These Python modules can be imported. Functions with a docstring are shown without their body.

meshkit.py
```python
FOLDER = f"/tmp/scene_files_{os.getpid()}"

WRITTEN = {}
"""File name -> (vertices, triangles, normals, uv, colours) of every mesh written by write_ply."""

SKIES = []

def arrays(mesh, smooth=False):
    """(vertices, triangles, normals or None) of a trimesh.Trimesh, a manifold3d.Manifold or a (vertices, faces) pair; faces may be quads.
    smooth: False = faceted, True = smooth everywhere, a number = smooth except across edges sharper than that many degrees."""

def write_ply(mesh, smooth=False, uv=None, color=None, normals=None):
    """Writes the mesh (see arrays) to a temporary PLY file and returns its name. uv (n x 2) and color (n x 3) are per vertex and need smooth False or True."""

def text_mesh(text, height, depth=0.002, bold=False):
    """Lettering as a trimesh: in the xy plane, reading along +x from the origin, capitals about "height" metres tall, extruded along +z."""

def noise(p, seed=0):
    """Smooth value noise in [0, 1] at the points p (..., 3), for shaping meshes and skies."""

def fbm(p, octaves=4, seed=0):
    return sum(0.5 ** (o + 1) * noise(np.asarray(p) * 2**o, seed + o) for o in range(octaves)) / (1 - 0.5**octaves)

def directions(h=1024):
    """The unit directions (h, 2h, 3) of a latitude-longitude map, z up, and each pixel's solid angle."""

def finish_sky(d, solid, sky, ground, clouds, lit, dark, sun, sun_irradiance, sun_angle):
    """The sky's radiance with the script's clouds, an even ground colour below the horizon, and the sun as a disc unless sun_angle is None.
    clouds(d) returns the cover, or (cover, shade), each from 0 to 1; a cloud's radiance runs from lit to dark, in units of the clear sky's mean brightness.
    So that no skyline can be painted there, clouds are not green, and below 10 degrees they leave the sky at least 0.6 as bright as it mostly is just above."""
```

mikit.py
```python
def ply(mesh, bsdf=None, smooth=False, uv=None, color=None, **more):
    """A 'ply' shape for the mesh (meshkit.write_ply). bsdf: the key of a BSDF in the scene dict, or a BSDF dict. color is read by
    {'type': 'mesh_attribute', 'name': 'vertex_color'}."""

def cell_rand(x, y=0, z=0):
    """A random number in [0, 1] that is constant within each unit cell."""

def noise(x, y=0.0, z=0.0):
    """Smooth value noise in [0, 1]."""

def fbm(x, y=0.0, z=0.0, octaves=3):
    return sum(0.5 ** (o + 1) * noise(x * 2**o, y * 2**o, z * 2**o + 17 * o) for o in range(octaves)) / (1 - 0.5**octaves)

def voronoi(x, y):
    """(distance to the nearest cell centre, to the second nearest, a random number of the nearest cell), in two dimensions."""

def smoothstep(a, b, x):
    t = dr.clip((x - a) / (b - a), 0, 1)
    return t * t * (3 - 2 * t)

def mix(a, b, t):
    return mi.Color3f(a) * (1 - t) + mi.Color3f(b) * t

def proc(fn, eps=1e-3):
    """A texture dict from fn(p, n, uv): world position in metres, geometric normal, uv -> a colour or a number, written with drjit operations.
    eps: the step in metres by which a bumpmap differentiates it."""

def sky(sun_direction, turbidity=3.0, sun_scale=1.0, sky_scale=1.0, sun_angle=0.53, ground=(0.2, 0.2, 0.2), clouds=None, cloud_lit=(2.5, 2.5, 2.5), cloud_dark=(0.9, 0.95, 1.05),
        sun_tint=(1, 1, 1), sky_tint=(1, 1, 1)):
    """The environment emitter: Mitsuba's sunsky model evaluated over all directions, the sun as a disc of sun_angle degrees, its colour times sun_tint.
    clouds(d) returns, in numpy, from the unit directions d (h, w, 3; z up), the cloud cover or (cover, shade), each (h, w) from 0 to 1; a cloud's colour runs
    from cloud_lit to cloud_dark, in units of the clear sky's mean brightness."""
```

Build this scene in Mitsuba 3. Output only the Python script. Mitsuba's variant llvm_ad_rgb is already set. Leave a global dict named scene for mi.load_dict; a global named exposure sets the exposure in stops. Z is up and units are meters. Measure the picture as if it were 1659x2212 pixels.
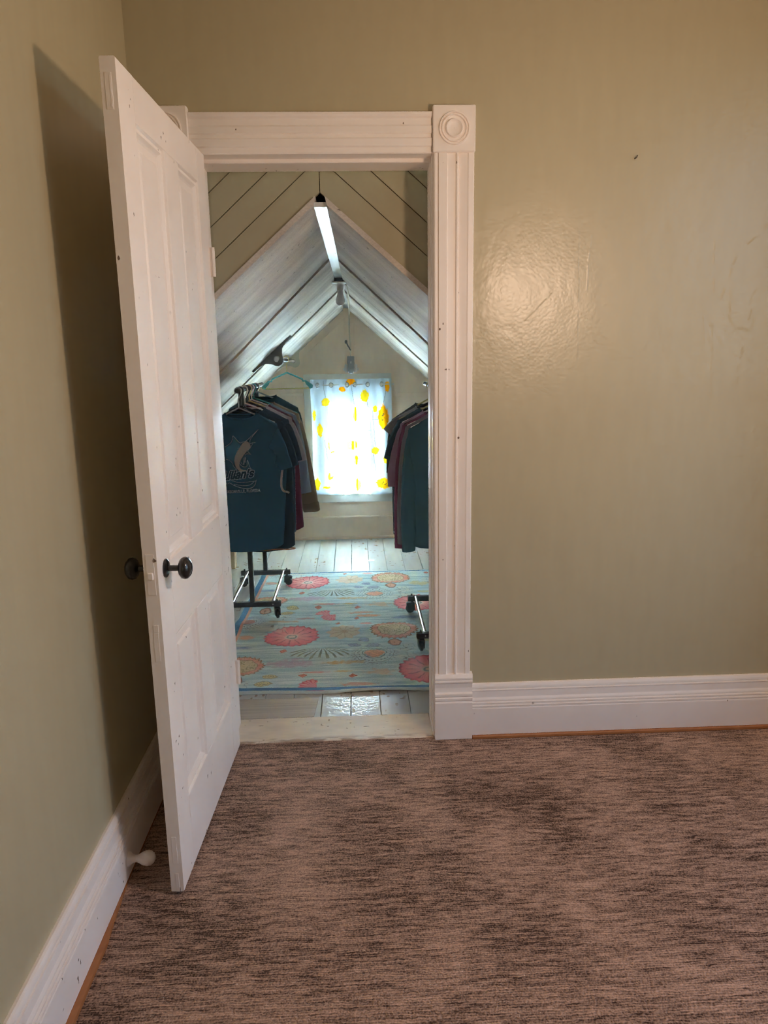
import math, random, numpy as np, trimesh, mitsuba as mi, drjit as dr, mikit, meshkit
from mikit import noise, fbm, smoothstep, mix, proc, voronoi, cell_rand
from shapely.geometry import Polygon, LineString, box as sbox
from shapely import affinity
T = mi.ScalarTransform4f
rng = np.random.default_rng(7)
random.seed(7)

# ---------------------------------------------------------------- camera, light, exposure
exposure = 3.27
YAW, PITCH, ROLL, FOC = 0.0391, 0.2073, -0.0164, 1567.4
cy_, sy_, cp_, sp_ = math.cos(YAW), math.sin(YAW), math.cos(PITCH), math.sin(PITCH)
fwd = np.array([sy_*cp_, cy_*cp_, -sp_]); rgt = np.array([cy_, -sy_, 0.0]); upv = np.cross(rgt, fwd)
upv = -math.sin(ROLL)*rgt + math.cos(ROLL)*upv
EYE = np.array([0.0, -2.5114, 1.4037])
scene, labels = {}, {}
scene['camera'] = {'type': 'perspective', 'fov': math.degrees(2*math.atan(1659/2/FOC)), 'fov_axis': 'x', 'near_clip': 0.05, 'far_clip': 200.0,
                   'to_world': T().look_at(origin=EYE.tolist(), target=(EYE+fwd).tolist(), up=upv.tolist())}
SUN = (-0.03, 0.85, 0.53)
scene['sky'] = mikit.sky(SUN, turbidity=3.0, sun_scale=62.0, sky_scale=3.0, ground=(0.006, 0.006, 0.006), sun_tint=(.54, .91, 1.50), sky_tint=(1.0, 1.0, .98))
LAMP_POS, LAMP_R, LAMP_RAD = (0.86, -1.26, 1.70), 0.055, (29.0, 20.0, 14.4)
def globe(pos, r, rad):
    return {'type': 'sphere', 'center': list(pos), 'radius': r, 'bsdf': {'type': 'diffuse', 'reflectance': {'type': 'rgb', 'value': [.8, .8, .8]}},
            'emitter': {'type': 'area', 'radiance': {'type': 'rgb', 'value': list(rad)}}}
scene['pendant_lamp__bulb'] = globe(LAMP_POS, LAMP_R, LAMP_RAD)

# ---------------------------------------------------------------- helpers
def add(key, mesh, bsdf, smooth=False, label=None, cat=None, group=None, kind=None, **kw):
    n, base = 0, key
    while key in scene:
        n += 1; key = f'{base}_{n:03d}'
    scene[key] = mikit.ply(mesh, bsdf, smooth=smooth, **kw)
    tag(key, label, cat, group, kind)
    return key
def tag(key, label=None, cat=None, group=None, kind=None):
    d = labels.setdefault(key, {})
    for k, v in (('label', label), ('category', cat), ('group', group), ('kind', kind)):
        if v: d[k] = v
    if not d: labels.pop(key)
    return key
def cat_(*ms): return trimesh.util.concatenate(list(ms))
def box(x0, x1, y0, y1, z0, z1, b=0.0):
    if b <= 0:
        m = trimesh.creation.box((x1-x0, y1-y0, z1-z0)); m.apply_translation(((x0+x1)/2, (y0+y1)/2, (z0+z1)/2)); return m
    b = min(b, (x1-x0)*.45, (y1-y0)*.45, (z1-z0)*.45)
    pts = []
    for X, sx in ((x0, 1), (x1, -1)):
        for Y, sy in ((y0, 1), (y1, -1)):
            for Z, sz in ((z0, 1), (z1, -1)):
                pts += [(X+sx*b, Y+sy*b, Z), (X+sx*b, Y, Z+sz*b), (X, Y+sy*b, Z+sz*b)]
    return trimesh.convex.convex_hull(np.array(pts))
def extr(poly, h):
    if not isinstance(poly, Polygon):
        if hasattr(poly, 'geoms'):
            return cat_(*[extr(g, h) for g in poly.geoms if isinstance(g, Polygon) and g.area > 1e-8])
        poly = Polygon(poly)
    return trimesh.creation.extrude_polygon(poly, h, engine='earcut')
def mat(cols, origin=(0, 0, 0)):
    M = np.eye(4); M[:3, :3] = np.array(cols, float).T; M[:3, 3] = origin; return M
def prism(poly, h, ax, origin=(0, 0, 0)):
    """2D polygon extruded. ax: 'z' -> (x,y) along z; 'x' -> (y,z) along x; 'y' -> (x,z) along +y."""
    m = extr(poly, h)
    M = {'z': mat([(1, 0, 0), (0, 1, 0), (0, 0, 1)]), 'x': mat([(0, 1, 0), (0, 0, 1), (1, 0, 0)]), 'y': mat([(1, 0, 0), (0, 0, 1), (0, 1, 0)])}[ax]
    M[:3, 3] = origin
    m.apply_transform(M)
    if np.linalg.det(M[:3, :3]) < 0 and m.volume < 0: m.invert()
    return m
def tube(pts, r, n=10, caps=True):
    p = np.asarray(pts, float); R = np.broadcast_to(r, (len(p),))
    t = np.gradient(p, axis=0); t /= np.linalg.norm(t, axis=1, keepdims=True)+1e-12
    ref = np.array([0, 0, 1.0]) if abs(t[0, 2]) < .9 else np.array([1.0, 0, 0])
    a = np.cross(t[0], ref); a /= np.linalg.norm(a); A = []
    for i in range(len(p)):
        a = a - t[i]*(a@t[i]); a /= np.linalg.norm(a)+1e-12; A.append(a)
    A = np.array(A); B = np.cross(t, A); an = np.arange(n)*2*np.pi/n
    v = p[:, None]+R[:, None, None]*(np.cos(an)[None, :, None]*A[:, None]+np.sin(an)[None, :, None]*B[:, None])
    v = v.reshape(-1, 3); f = []
    for i in range(len(p)-1):
        for j in range(n):
            q = [i*n+j, i*n+(j+1) % n, (i+1)*n+(j+1) % n, (i+1)*n+j]; f += [[q[0], q[1], q[2]], [q[0], q[2], q[3]]]
    if caps:
        v = np.vstack([v, p[0], p[-1]]); c0, c1 = len(v)-2, len(v)-1; L = (len(p)-1)*n
        for j in range(n):
            f += [[c0, (j+1) % n, j], [c1, L+j, L+(j+1) % n]]
    return trimesh.Trimesh(v, f, process=False)
def lathe(prof, axis=(0, 0, 1), at=(0, 0, 0), n=32):
    """prof: (radius, height) list."""
    m = trimesh.creation.revolve(np.array(prof, float), sections=n)
    M = trimesh.geometry.align_vectors([0, 0, 1], axis); M[:3, 3] = at; m.apply_transform(M); return m
def grid(u, v, fn):
    """sheet mesh over arrays u, v; fn(U, V) -> (n, 3)"""
    U, V = np.meshgrid(u, v, indexing='ij'); P = fn(U, V).reshape(-1, 3); a, b = len(u), len(v)
    i, j = np.meshgrid(np.arange(a-1), np.arange(b-1), indexing='ij')
    q = np.stack([i*b+j, (i+1)*b+j, (i+1)*b+j+1, i*b+j+1], -1).reshape(-1, 4)
    return trimesh.Trimesh(P, np.vstack([q[:, [0, 1, 2]], q[:, [0, 2, 3]]]), process=False)
def rgb(*c): return {'type': 'rgb', 'value': list(c)}
def pr(color, rough=.5, **kw):
    return {'type': 'twosided', 'bsdf': {'type': 'principled', 'base_color': color if isinstance(color, dict) else rgb(*color), 'roughness': rough, **kw}}
def bumped(fn, bsdf, scale=1.0, eps=1e-3):
    inner = bsdf['bsdf'] if bsdf['type'] == 'twosided' else bsdf
    return {'type': 'twosided', 'bsdf': {'type': 'bumpmap', 'height': proc(fn, eps), 'scale': scale, 'bsdf': inner}}
C3 = mi.Color3f

# ---------------------------------------------------------------- materials
WALL = C3(.430, .380, .245)
def wall_color(p, n, uv):
    a = fbm(p.x*2.2, p.y*2.2, p.z*1.6); b = fbm(p.x*40, p.y*40, p.z*6)
    return WALL*(.92+.10*a+.06*b)
def seg(p, x0, z0, x1, z1, w):
    dx, dz = x1-x0, z1-z0; L = dx*dx+dz*dz
    t = dr.clip(((p.x-x0)*dx+(p.z-z0)*dz)/L, 0, 1)
    d = dr.sqrt(dr.square(p.x-x0-t*dx)+dr.square(p.z-z0-t*dz))
    return 1-smoothstep(0, w, d)
def wall_height(p, n, uv):
    h = .0012*fbm(p.x*22, p.y*22, p.z*9, octaves=3)+.00035*noise(p.x*160, p.y*160, p.z*140)
    near = dr.exp(-dr.square((p.x-.42)/.20)-dr.square((p.z-1.60)/.36))*dr.select(p.y > -.2, 1.0, 0.0)
    h += near*(0.0013*fbm(p.x*34+3*noise(p.x*9, p.z*9), p.z*26, 5.0, octaves=4))
    w = p.x+.006*(noise(p.z*14, 3.0)-.5)
    q = mi.Point3f(w, p.y, p.z)
    back = dr.select(p.y > -.2, 1.0, 0.0)
    lines = seg(q, .757, 1.84, .769, 1.38, .0016)+seg(q, .584, 1.524, .690, 1.63, .0015)+seg(q, 1.215, 1.83, 1.246, 1.25, .002)+.8*seg(q, 1.30, 1.73, 1.225, 1.50, .004)+.8*seg(q, 1.40, 1.83, 1.31, 1.74, .003)+.6*seg(q, .80, 1.80, .79, 1.62, .003)+.6*seg(q, 1.36, 1.55, 1.33, 1.30, .006)+.5*seg(q, 1.19, 1.62, 1.21, 1.45, .004)
    lines = lines*smoothstep(.25, .6, noise(p.x*30+p.z*44, 7.0))+1.1*dr.exp(-dr.square((p.x-1.33)/.12)-dr.square((p.z-1.45)/.26))*smoothstep(.55, .72, fbm(p.x*16+2*noise(p.z*7, 1.0), p.z*9, 2.0, octaves=3))
    h += back*.0011*lines
    lf = dr.select(p.x < -.6, 1.0, 0.0)
    h += lf*.0012*(1-smoothstep(0, .006, dr.sqrt(dr.square(p.y+1.062)+dr.square((p.z-1.22)*.14))))
    return h
scene['m_wall'] = bumped(wall_height, pr(proc(wall_color), .36, specular=.75), 1.0, 2e-3)
def trim_color(p, n, uv):
    a = fbm(p.x*9, p.y*9, p.z*5); s = noise(p.x*95, p.y*95, p.z*60); s2 = noise(p.x*23+5, p.y*23, p.z*14)
    c = C3(.83, .77, .715)*(.95+.09*a)
    chip = smoothstep(.90, .94, s)*smoothstep(.62, .74, s2)
    return mix(c, C3(.16, .11, .08), chip)
def trim_height(p, n, uv): return .0004*fbm(p.x*60, p.y*60, p.z*14)
scene['m_trim'] = bumped(trim_height, pr(proc(trim_color), .42), 1.0)
def threshold_color(p, n, uv):
    a = fbm(p.x*12, p.y*30, 2.0); s = noise(p.x*70, p.y*90, 1.0); s2 = noise(p.x*9, p.y*16, 7.0)
    edge = smoothstep(.035, -.005, p.y)
    c = C3(.74, .64, .52)*(.85+.22*a)
    return mix(c, C3(.30, .20, .13), dr.clip(smoothstep(.86, .93, s)*smoothstep(.5, .6, s2)+edge*smoothstep(.35, .6, fbm(p.x*18, p.y*60, 3.0)), 0, 1)*.8)
scene['m_threshold'] = pr(proc(threshold_color), .5)
def carpet_rows(p):
    y = p.y+.006*(fbm(p.x*26, p.y*26, 1.0)-.5)+.0025*(noise(p.x*150, p.y*60, 4.0)-.5)
    return y, .5+.5*dr.sin(6.2832*y/.0066)
def carpet_color(p, n, uv):
    y, row = carpet_rows(p)
    st = fbm(p.x*26+3*noise(y*70, 2.0), y*165, 3.0, octaves=3); tuft = noise(p.x*330+p.y*120, p.y*310-p.x*140, 1.0); big = fbm(p.x*5, p.y*6, 9.0, octaves=3)
    v = .26*row+1.05*(st-.5)+.62*(tuft-.5)+.62*(big-.5)+.34
    return mix(C3(.062, .037, .028), C3(.56, .38, .295), dr.clip(v, 0, 1))
def carpet_height(p, n, uv):
    y, row = carpet_rows(p)
    return .0022*row+.0022*noise(p.x*330+p.y*120, p.y*310-p.x*140, 1.0)
scene['m_carpet'] = bumped(carpet_height, pr(proc(carpet_color), .95, specular=.15), 1.0)
def strip_color(p, n, uv):
    return mix(C3(.28, .105, .035), C3(.46, .20, .075), fbm(p.x*8+p.y*8, (p.x-p.y)*30, p.z*40))
scene['m_woodstrip'] = pr(proc(strip_color), .5)
def board_color(p, n, uv):
    return C3(.33, .305, .205)*(.9+.12*fbm(p.x*7, p.y*7, p.z*7))
scene['m_board'] = pr(proc(board_color), .42)
def slope_color(p, n, uv):
    s = dr.abs(p.x+.08)
    g = fbm(p.y*11, s*3.0, 4.0, octaves=4); g2 = fbm(p.y*6, s*2.0, 8.0); sp = noise(p.x*200, p.y*200, p.z*200)
    c = mix(C3(.37, .335, .295), C3(.76, .725, .665), dr.clip(.95*g+.8*g2-.40+.25*(sp-.5), 0, 1))
    nick = smoothstep(.93, .95, noise(p.x*45, p.y*60, p.z*45))
    return mix(c, C3(.12, .10, .09), nick*.9)
scene['m_slope'] = bumped(lambda p, n, uv: .0009*fbm(p.x*60, p.y*120, p.z*60), pr(proc(slope_color), .62, specular=.3), 1.0)
def far_color(p, n, uv):
    a = fbm(p.x*5, p.y*5, p.z*4)
    return mix(C3(.86, .715, .56), C3(.95, .80, .64), a)*(.95+.08*fbm(p.x*40, 1.0, p.z*12))
scene['m_far'] = pr(proc(far_color), .5)
def sill_color(p, n, uv): return C3(.76, .75, .68)*(.92+.12*fbm(p.x*30, p.y*30, p.z*8))
scene['m_wtrim'] = pr(proc(sill_color), .42)
def plank_color(p, n, uv):
    a = fbm(p.x*30, p.y*4, 1.0); k = cell_rand(dr.floor((p.x+.04)/.122), 3.0); s = noise(p.x*60, p.y*40, 5.0)
    c = C3(.57, .61, .605)*(.84+.18*a+.12*k)
    wear = smoothstep(.80, .88, s)*smoothstep(.55, .7, noise(p.x*7, p.y*5, 2.0))
    return mix(c, C3(.30, .22, .15), wear*.8)
scene['m_sash'] = pr((.36, .37, .37), .5)
scene['m_plank'] = bumped(lambda p, n, uv: .0009*fbm(p.x*110, p.y*90, 1.0)+.0012*fbm(p.x*40, p.y*6, 4.0), pr(proc(plank_color), .24, specular=.6), 1.0)
scene['m_patch'] = pr(proc(lambda p, n, uv: mix(C3(.36, .31, .27), C3(.52, .46, .40), fbm(p.x*4, p.y*150, 1.0))), .5)
scene['m_dark'] = pr((.012, .011, .010), .8)
scene['m_black'] = pr((.012, .013, .015), .38)
scene['m_rubber'] = pr((.010, .011, .013), .5)
scene['m_knob'] = pr((.006, .006, .007), .12, clearcoat=.8)
scene['m_brown_metal'] = pr((.055, .047, .042), .45)
scene['m_chrome'] = {'type': 'twosided', 'bsdf': {'type': 'roughconductor', 'alpha': .16, 'specular_reflectance': rgb(.82, .83, .85)}}
scene['m_steel'] = pr((.30, .31, .32), .42, metallic=.6)
scene['m_white'] = pr((.78, .77, .74), .4)
scene['m_cream'] = pr((.66, .60, .48), .45)
scene['m_bulb'] = pr((.70, .68, .66), .22, specular=.6)
scene['m_ceiling'] = pr((.62, .60, .54), .7)
scene['m_glass'] = {'type': 'thindielectric'}
scene['m_wood'] = pr(proc(lambda p, n, uv: mix(C3(.42, .29, .17), C3(.62, .46, .29), fbm(p.x*60, p.y*60, p.z*6))), .55)

# ---------------------------------------------------------------- the room
XL, XR, YF, ZC = -0.676, 1.95, -4.2, 2.75
OX0, OX1, OZ = -0.487, 0.272, 2.046          # the doorway's opening
JY = 0.155                                    # its depth
add('floor', box(XL-.1, XR+.1, YF-.1, .012, -.06, 0), 'm_carpet', label='brown carpet with fine darker and lighter rows, covering the floor up to the doorway', kind='structure')
def wall_back():
    def sheet(x0, x1, z0, z1, d=.02):
        def f(X, Z):
            P = np.stack([X, X*0, Z], -1)
            w = np.clip(np.minimum.reduce([(X-x0)/.02, (x1-X)/.02+(x1 > 2)*9]), 0, 1)
            bul = .006*np.exp(-((X-.47)/.12)**2-((Z-1.68)/.2)**2)+.004*(meshkit.fbm(np.stack([X*2.3, X*0, Z*2.0], -1), 3)-.5)+.0025*np.exp(-((X-1.32)/.14)**2-((Z-1.5)/.4)**2)
            return np.stack([X, -np.maximum(bul*w, 0)-.0005, Z], -1)
        return grid(np.arange(x0, x1+1e-6, (x1-x0)/max(2, round((x1-x0)/d))), np.arange(z0, z1+1e-6, (z1-z0)/max(2, round((z1-z0)/d))), f)
    slabs = [box(XL-.1, OX0-.004, .0, JY-.03, 0, ZC), box(OX1+.006, XR+.1, .0, JY-.03, 0, ZC), box(OX0-.004, OX1+.006, .0, JY-.03, OZ+.02, ZC)]
    return cat_(*slabs, sheet(OX1+.006, XR, 0, ZC), sheet(XL, OX0-.004, 0, ZC), sheet(OX0-.004, OX1+.006, OZ+.02, ZC))
add('wall_back', wall_back(), 'm_wall', smooth=40, label='sage green plaster wall with the doorway, glossy and cracked to the right of it', kind='structure')
add('wall_left', cat_(box(XL-.1, XL, YF-.1, 0, 0, ZC)), 'm_wall', label='sage green wall on the left behind the open door', kind='structure')
WX0, WX1, WZ0, WZ1 = -2.20, -.80, .22, 2.45     # window in the right wall (y, z)
add('wall_right', cat_(box(XR, XR+.1, YF-.1, WX0, 0, ZC), box(XR, XR+.1, WX1, 0, 0, ZC), box(XR, XR+.1, WX0, WX1, 0, WZ0), box(XR, XR+.1, WX0, WX1, WZ1, ZC)), 'm_wall', label='sage green wall on the right, outside the picture', kind='structure')
add('wall_front', box(XL-.1, XR+.1, YF-.1, YF, 0, ZC), 'm_wall', label='sage green wall behind the viewer', kind='structure')
add('ceiling', box(XL-.1, XR+.1, YF-.1, .1, ZC, ZC+.1), 'm_ceiling', label='plain pale ceiling above the picture', kind='structure')
fr = cat_(box(XR-.01, XR+.09, WX0-.09, WX0, WZ0-.09, WZ1+.09, .004), box(XR-.01, XR+.09, WX1, WX1+.09, WZ0-.09, WZ1+.09, .004), box(XR-.01, XR+.09, WX0, WX1, WZ1, WZ1+.09, .004), box(XR-.03, XR+.09, WX0, WX1, WZ0-.09, WZ0, .004), box(XR+.03, XR+.07, WX0, WX1, 1.30, 1.34, .004))
add('window_2', fr, 'm_trim', label='white window frame in the right wall, outside the picture', kind='structure')
add('window_2__pane', cat_(box(XR+.049, XR+.051, WX0, WX1, WZ0, WZ1)), 'm_glass')
# nail in the wall
add('nail', cat_(tube([(.934, .0, 2.030), (.934, -.012, 2.030)], .0022, 8), tube([(.934, -.012, 2.030), (.936, -.015, 2.033), (.938, -.012, 2.037)], .0016, 6)), 'm_brown_metal', smooth=30,
    label='small bent dark nail sticking out of the wall right of the doorway', cat='nail')

# baseboards: (depth, height) profile shared by both walls
BASE = [(0, 0), (.023, 0), (.023, .105), (.0195, .108), (.0195, .1095), (.0235, .112), (.0235, .117), (.0185, .1195), (.0185, .121), (.022, .1235), (.022, .128), (.0165, .1305), (.0165, .132), (.0195, .135), (.0185, .140), (.0145, .147), (.0140, .171), (.0165, .174), (.0165, .1765), (.0105, .1785), (.0105, .1805), (.0145, .183), (.0135, .190), (.0105, .197), (.006, .200), (0, .200)]
B = Polygon(BASE)
m = extr(B, XR-.414); m.apply_transform(mat([(0, -1, 0), (0, 0, 1), (1, 0, 0)], (.414, 0, .013))); m.fix_normals()
add('baseboard_back', m, 'm_trim', label='moulded white baseboard along the wall right of the doorway', kind='structure')
m = extr(B, -YF-.02); m.apply_transform(mat([(1, 0, 0), (0, 0, 1), (0, -1, 0)], (XL, 0, .013))); m.fix_normals()
add('baseboard_left', m, 'm_trim', label='moulded white baseboard along the left wall, partly in the shadow of the door', kind='structure')
add('trim_3', box(.416, XR, -.034, 0, 0, .012, .002), 'm_woodstrip', label='thin bare brown wood strip between the carpet and the baseboard right of the doorway', kind='structure')
def strip_left():
    poly = [(XL, -.05), (XL+.020, -.05)] + [(XL+.020+.018*min(1, max(0, (-y-.72)/.25))+.0012*math.sin(y*31), y) for y in np.arange(-.72, YF, -.08)] + [(XL, YF)]
    return prism(poly, .012, 'z')
add('trim_4', strip_left(), 'm_woodstrip', label='thin bare reddish brown wood strip between the carpet and the left baseboard', kind='structure')

# ---------------------------------------------------------------- doorway trim
tag('trim_1', 'white moulded door casing with bullseye corner blocks around the closet doorway', kind='structure')
SIDE = [(.276, 0), (.276, -.015), (.279, -.018), (.288, -.018), (.2895, -.014), (.2915, -.021), (.317, -.023), (.3205, -.0155), (.346, -.0155), (.349, -.023), (.354, -.023), (.3575, -.009), (.361, -.0115), (.384, -.0185), (.3875, -.021), (.403, -.021), (.406, -.017), (.406, 0)]
add('trim_1__side_casing', prism(SIDE, 2.046-.255, 'z', (0, 0, .255)), 'm_trim')
SL = [(OX0-.004-(x-.276), y) for x, y in SIDE]
add('trim_1__side_casing', prism(SL, 2.046-.255, 'z', (0, 0, .255)), 'm_trim')
HEAD = [(0, 2.046), (-.013, 2.046), (-.0155, 2.050), (-.0155, 2.064), (-.020, 2.068), (-.021, 2.089), (-.0165, 2.093), (-.016, 2.103), (-.0205, 2.106), (-.020, 2.125), (-.0165, 2.130), (-.0165, 2.148), (-.024, 2.153), (-.027, 2.158), (-.027, 2.165), (0, 2.165)]
add('trim_1__head_casing', prism(HEAD, .272+.492, 'x', (-.495, 0, 0)), 'm_trim')
def corner_block(x0, x1):
    b = box(x0, x1, -.030, 0, 2.046, 2.184, .003)
    cx, cz = (x0+x1)/2, 2.115
    ring = lathe([(.0005, .0030), (.012, .0035), (.021, .0055), (.0245, .0095), (.0265, .0095), (.0285, .001), (.0355, .0015), (.0375, .0070), (.0400, .0070), (.0415, .0012), (.0435, .0012), (.0455, .0070), (.0480, .0070), (.0495, 0)], (0, -1, 0), (cx, -.0298, cz), 48)
    return b, ring
for x0, x1 in ((.2715, .4075), (-.632, -.4955)):
    b, r = corner_block(x0, x1)
    k = add('trim_1__corner_block', b, 'm_trim'); add(k+'__rosette', r, 'm_trim', smooth=40)
PL = [(0, 0), (-.030, 0), (-.030, .146), (-.026, .152), (-.031, .157), (-.031, .165), (-.027, .168), (-.031, .175), (-.031, .182), (-.023, .187), (-.022, .205), (-.025, .222), (-.031, .228), (-.031, .233), (-.027, .236), (-.031, .240), (-.031, .246), (-.024, .258), (0, .260)]
for x0 in (.2755, -.632):
    add('trim_1__plinth_block', prism(PL, .1395, 'x', (x0, 0, .002)), 'm_trim')
# jambs and head of the opening
add('trim_1__jamb', cat_(box(OX1, OX1+.012, -.002, JY, .0, OZ+.02, .002), box(OX1-.003, OX1+.002, .05, .075, .0, OZ, .001)), 'm_trim')
add('trim_1__jamb', cat_(box(OX0-.012, OX0, -.002, JY, .0, OZ+.02, .002), box(OX0-.002, OX0+.010, .05, JY, .0, OZ, .002)), 'm_trim')
add('trim_1__head_jamb', cat_(box(OX0, OX1, -.002, JY, OZ, OZ+.018, .002), box(OX0, OX1, .045, JY, OZ-.012, OZ+.002, .002)), 'm_trim')
add('trim_2', box(OX0, OX1+.001, -.006, .182, -.03, .0035, .003), 'm_threshold', label='worn cream painted threshold board in the doorway', kind='structure')

# ---------------------------------------------------------------- the door (local s along the leaf, t through it, z up)
ANG = -1.6174
dv = np.array([math.cos(ANG), math.sin(ANG), 0]); nl = np.array([dv[1], -dv[0], 0.0])   # nl points to the left wall
if nl[0] > 0: nl = -nl
DM = mat([dv, nl, (0, 0, 1)], (-.4515, -.022, .012))
def dplace(m):
    m = m.copy(); m.apply_transform(DM)
    m.fix_normals() if m.is_watertight else m.invert()
    return m
DW, DT, DH = .768, .034, 2.030
tag('door_1', 'white painted four panel door standing open against the left wall', kind='structure')
def dbox(s0, s1, z0, z1, t0=0.0, t1=DT, b=.002): return box(s0, s1, t0, t1, z0, z1, b)
S1, S2, S3, S4 = .105, .320, .447, .662
add('door_1__stile', dplace(dbox(.006, S1, 0, DH)), 'm_trim')
notch = [(0, .002), (0, DH-.002), (.002, DH), (DT-.002, DH), (DT, DH-.002), (DT, 0), (.020, 0), (.020, .012), (.009, .012), (.009, 0), (.002, 0)]
m = prism(notch, DW-S4, 'x', (S4, 0, 0)); add('door_1__stile', dplace(m), 'm_trim')
Zs = [.218, .690, .895, 1.928]
add('door_1__mullion', dplace(dbox(S2, S3, Zs[0], Zs[1])), 'm_trim')
add('door_1__mullion', dplace(dbox(S2, S3, Zs[2], Zs[3])), 'm_trim')
for z0, z1 in ((0, Zs[0]), (Zs[1], Zs[2]), (Zs[3], DH)):
    add('door_1__rail', dplace(dbox(S1+.0005, S4-.0005, z0, z1, .0004, DT-.0004)), 'm_trim')
def dpanel(s0, s1, z0, z1):
    prof = [(0, .001), (.003, .007), (.012, .0055), (.019, .0125), (.024, .0150), (.042, .0150), (.047, .0095), (.050, .0085)]
    v, f = [], []
    for ins, d in prof:
        for s, z in ((s0+ins, z0+ins), (s1-ins, z0+ins), (s1-ins, z1-ins), (s0+ins, z1-ins)): v.append((s, d, z))
    for k in range(len(prof)-1):
        for j in range(4):
            a, b, c, d = 4*k+j, 4*k+(j+1) % 4, 4*k+4+(j+1) % 4, 4*k+4+j
            f += [[a, b, c], [a, c, d]]
    L = 4*(len(prof)-1); f += [[L, L+1, L+2], [L, L+2, L+3]]
    n = len(v)
    back = box(s0, s1, DT-.012, DT-.008, z0, z1)
    return cat_(trimesh.Trimesh(np.array(v), f, process=False), back)
def place_open(m):
    m = m.copy(); m.apply_transform(DM); return m
for s0, s1 in ((S1, S2), (S3, S4)):
    for z0, z1 in ((Zs[0], Zs[1]), (Zs[2], Zs[3])):
        add('door_1__panel', place_open(dpanel(s0, s1, z0, z1)), 'm_trim')
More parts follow.
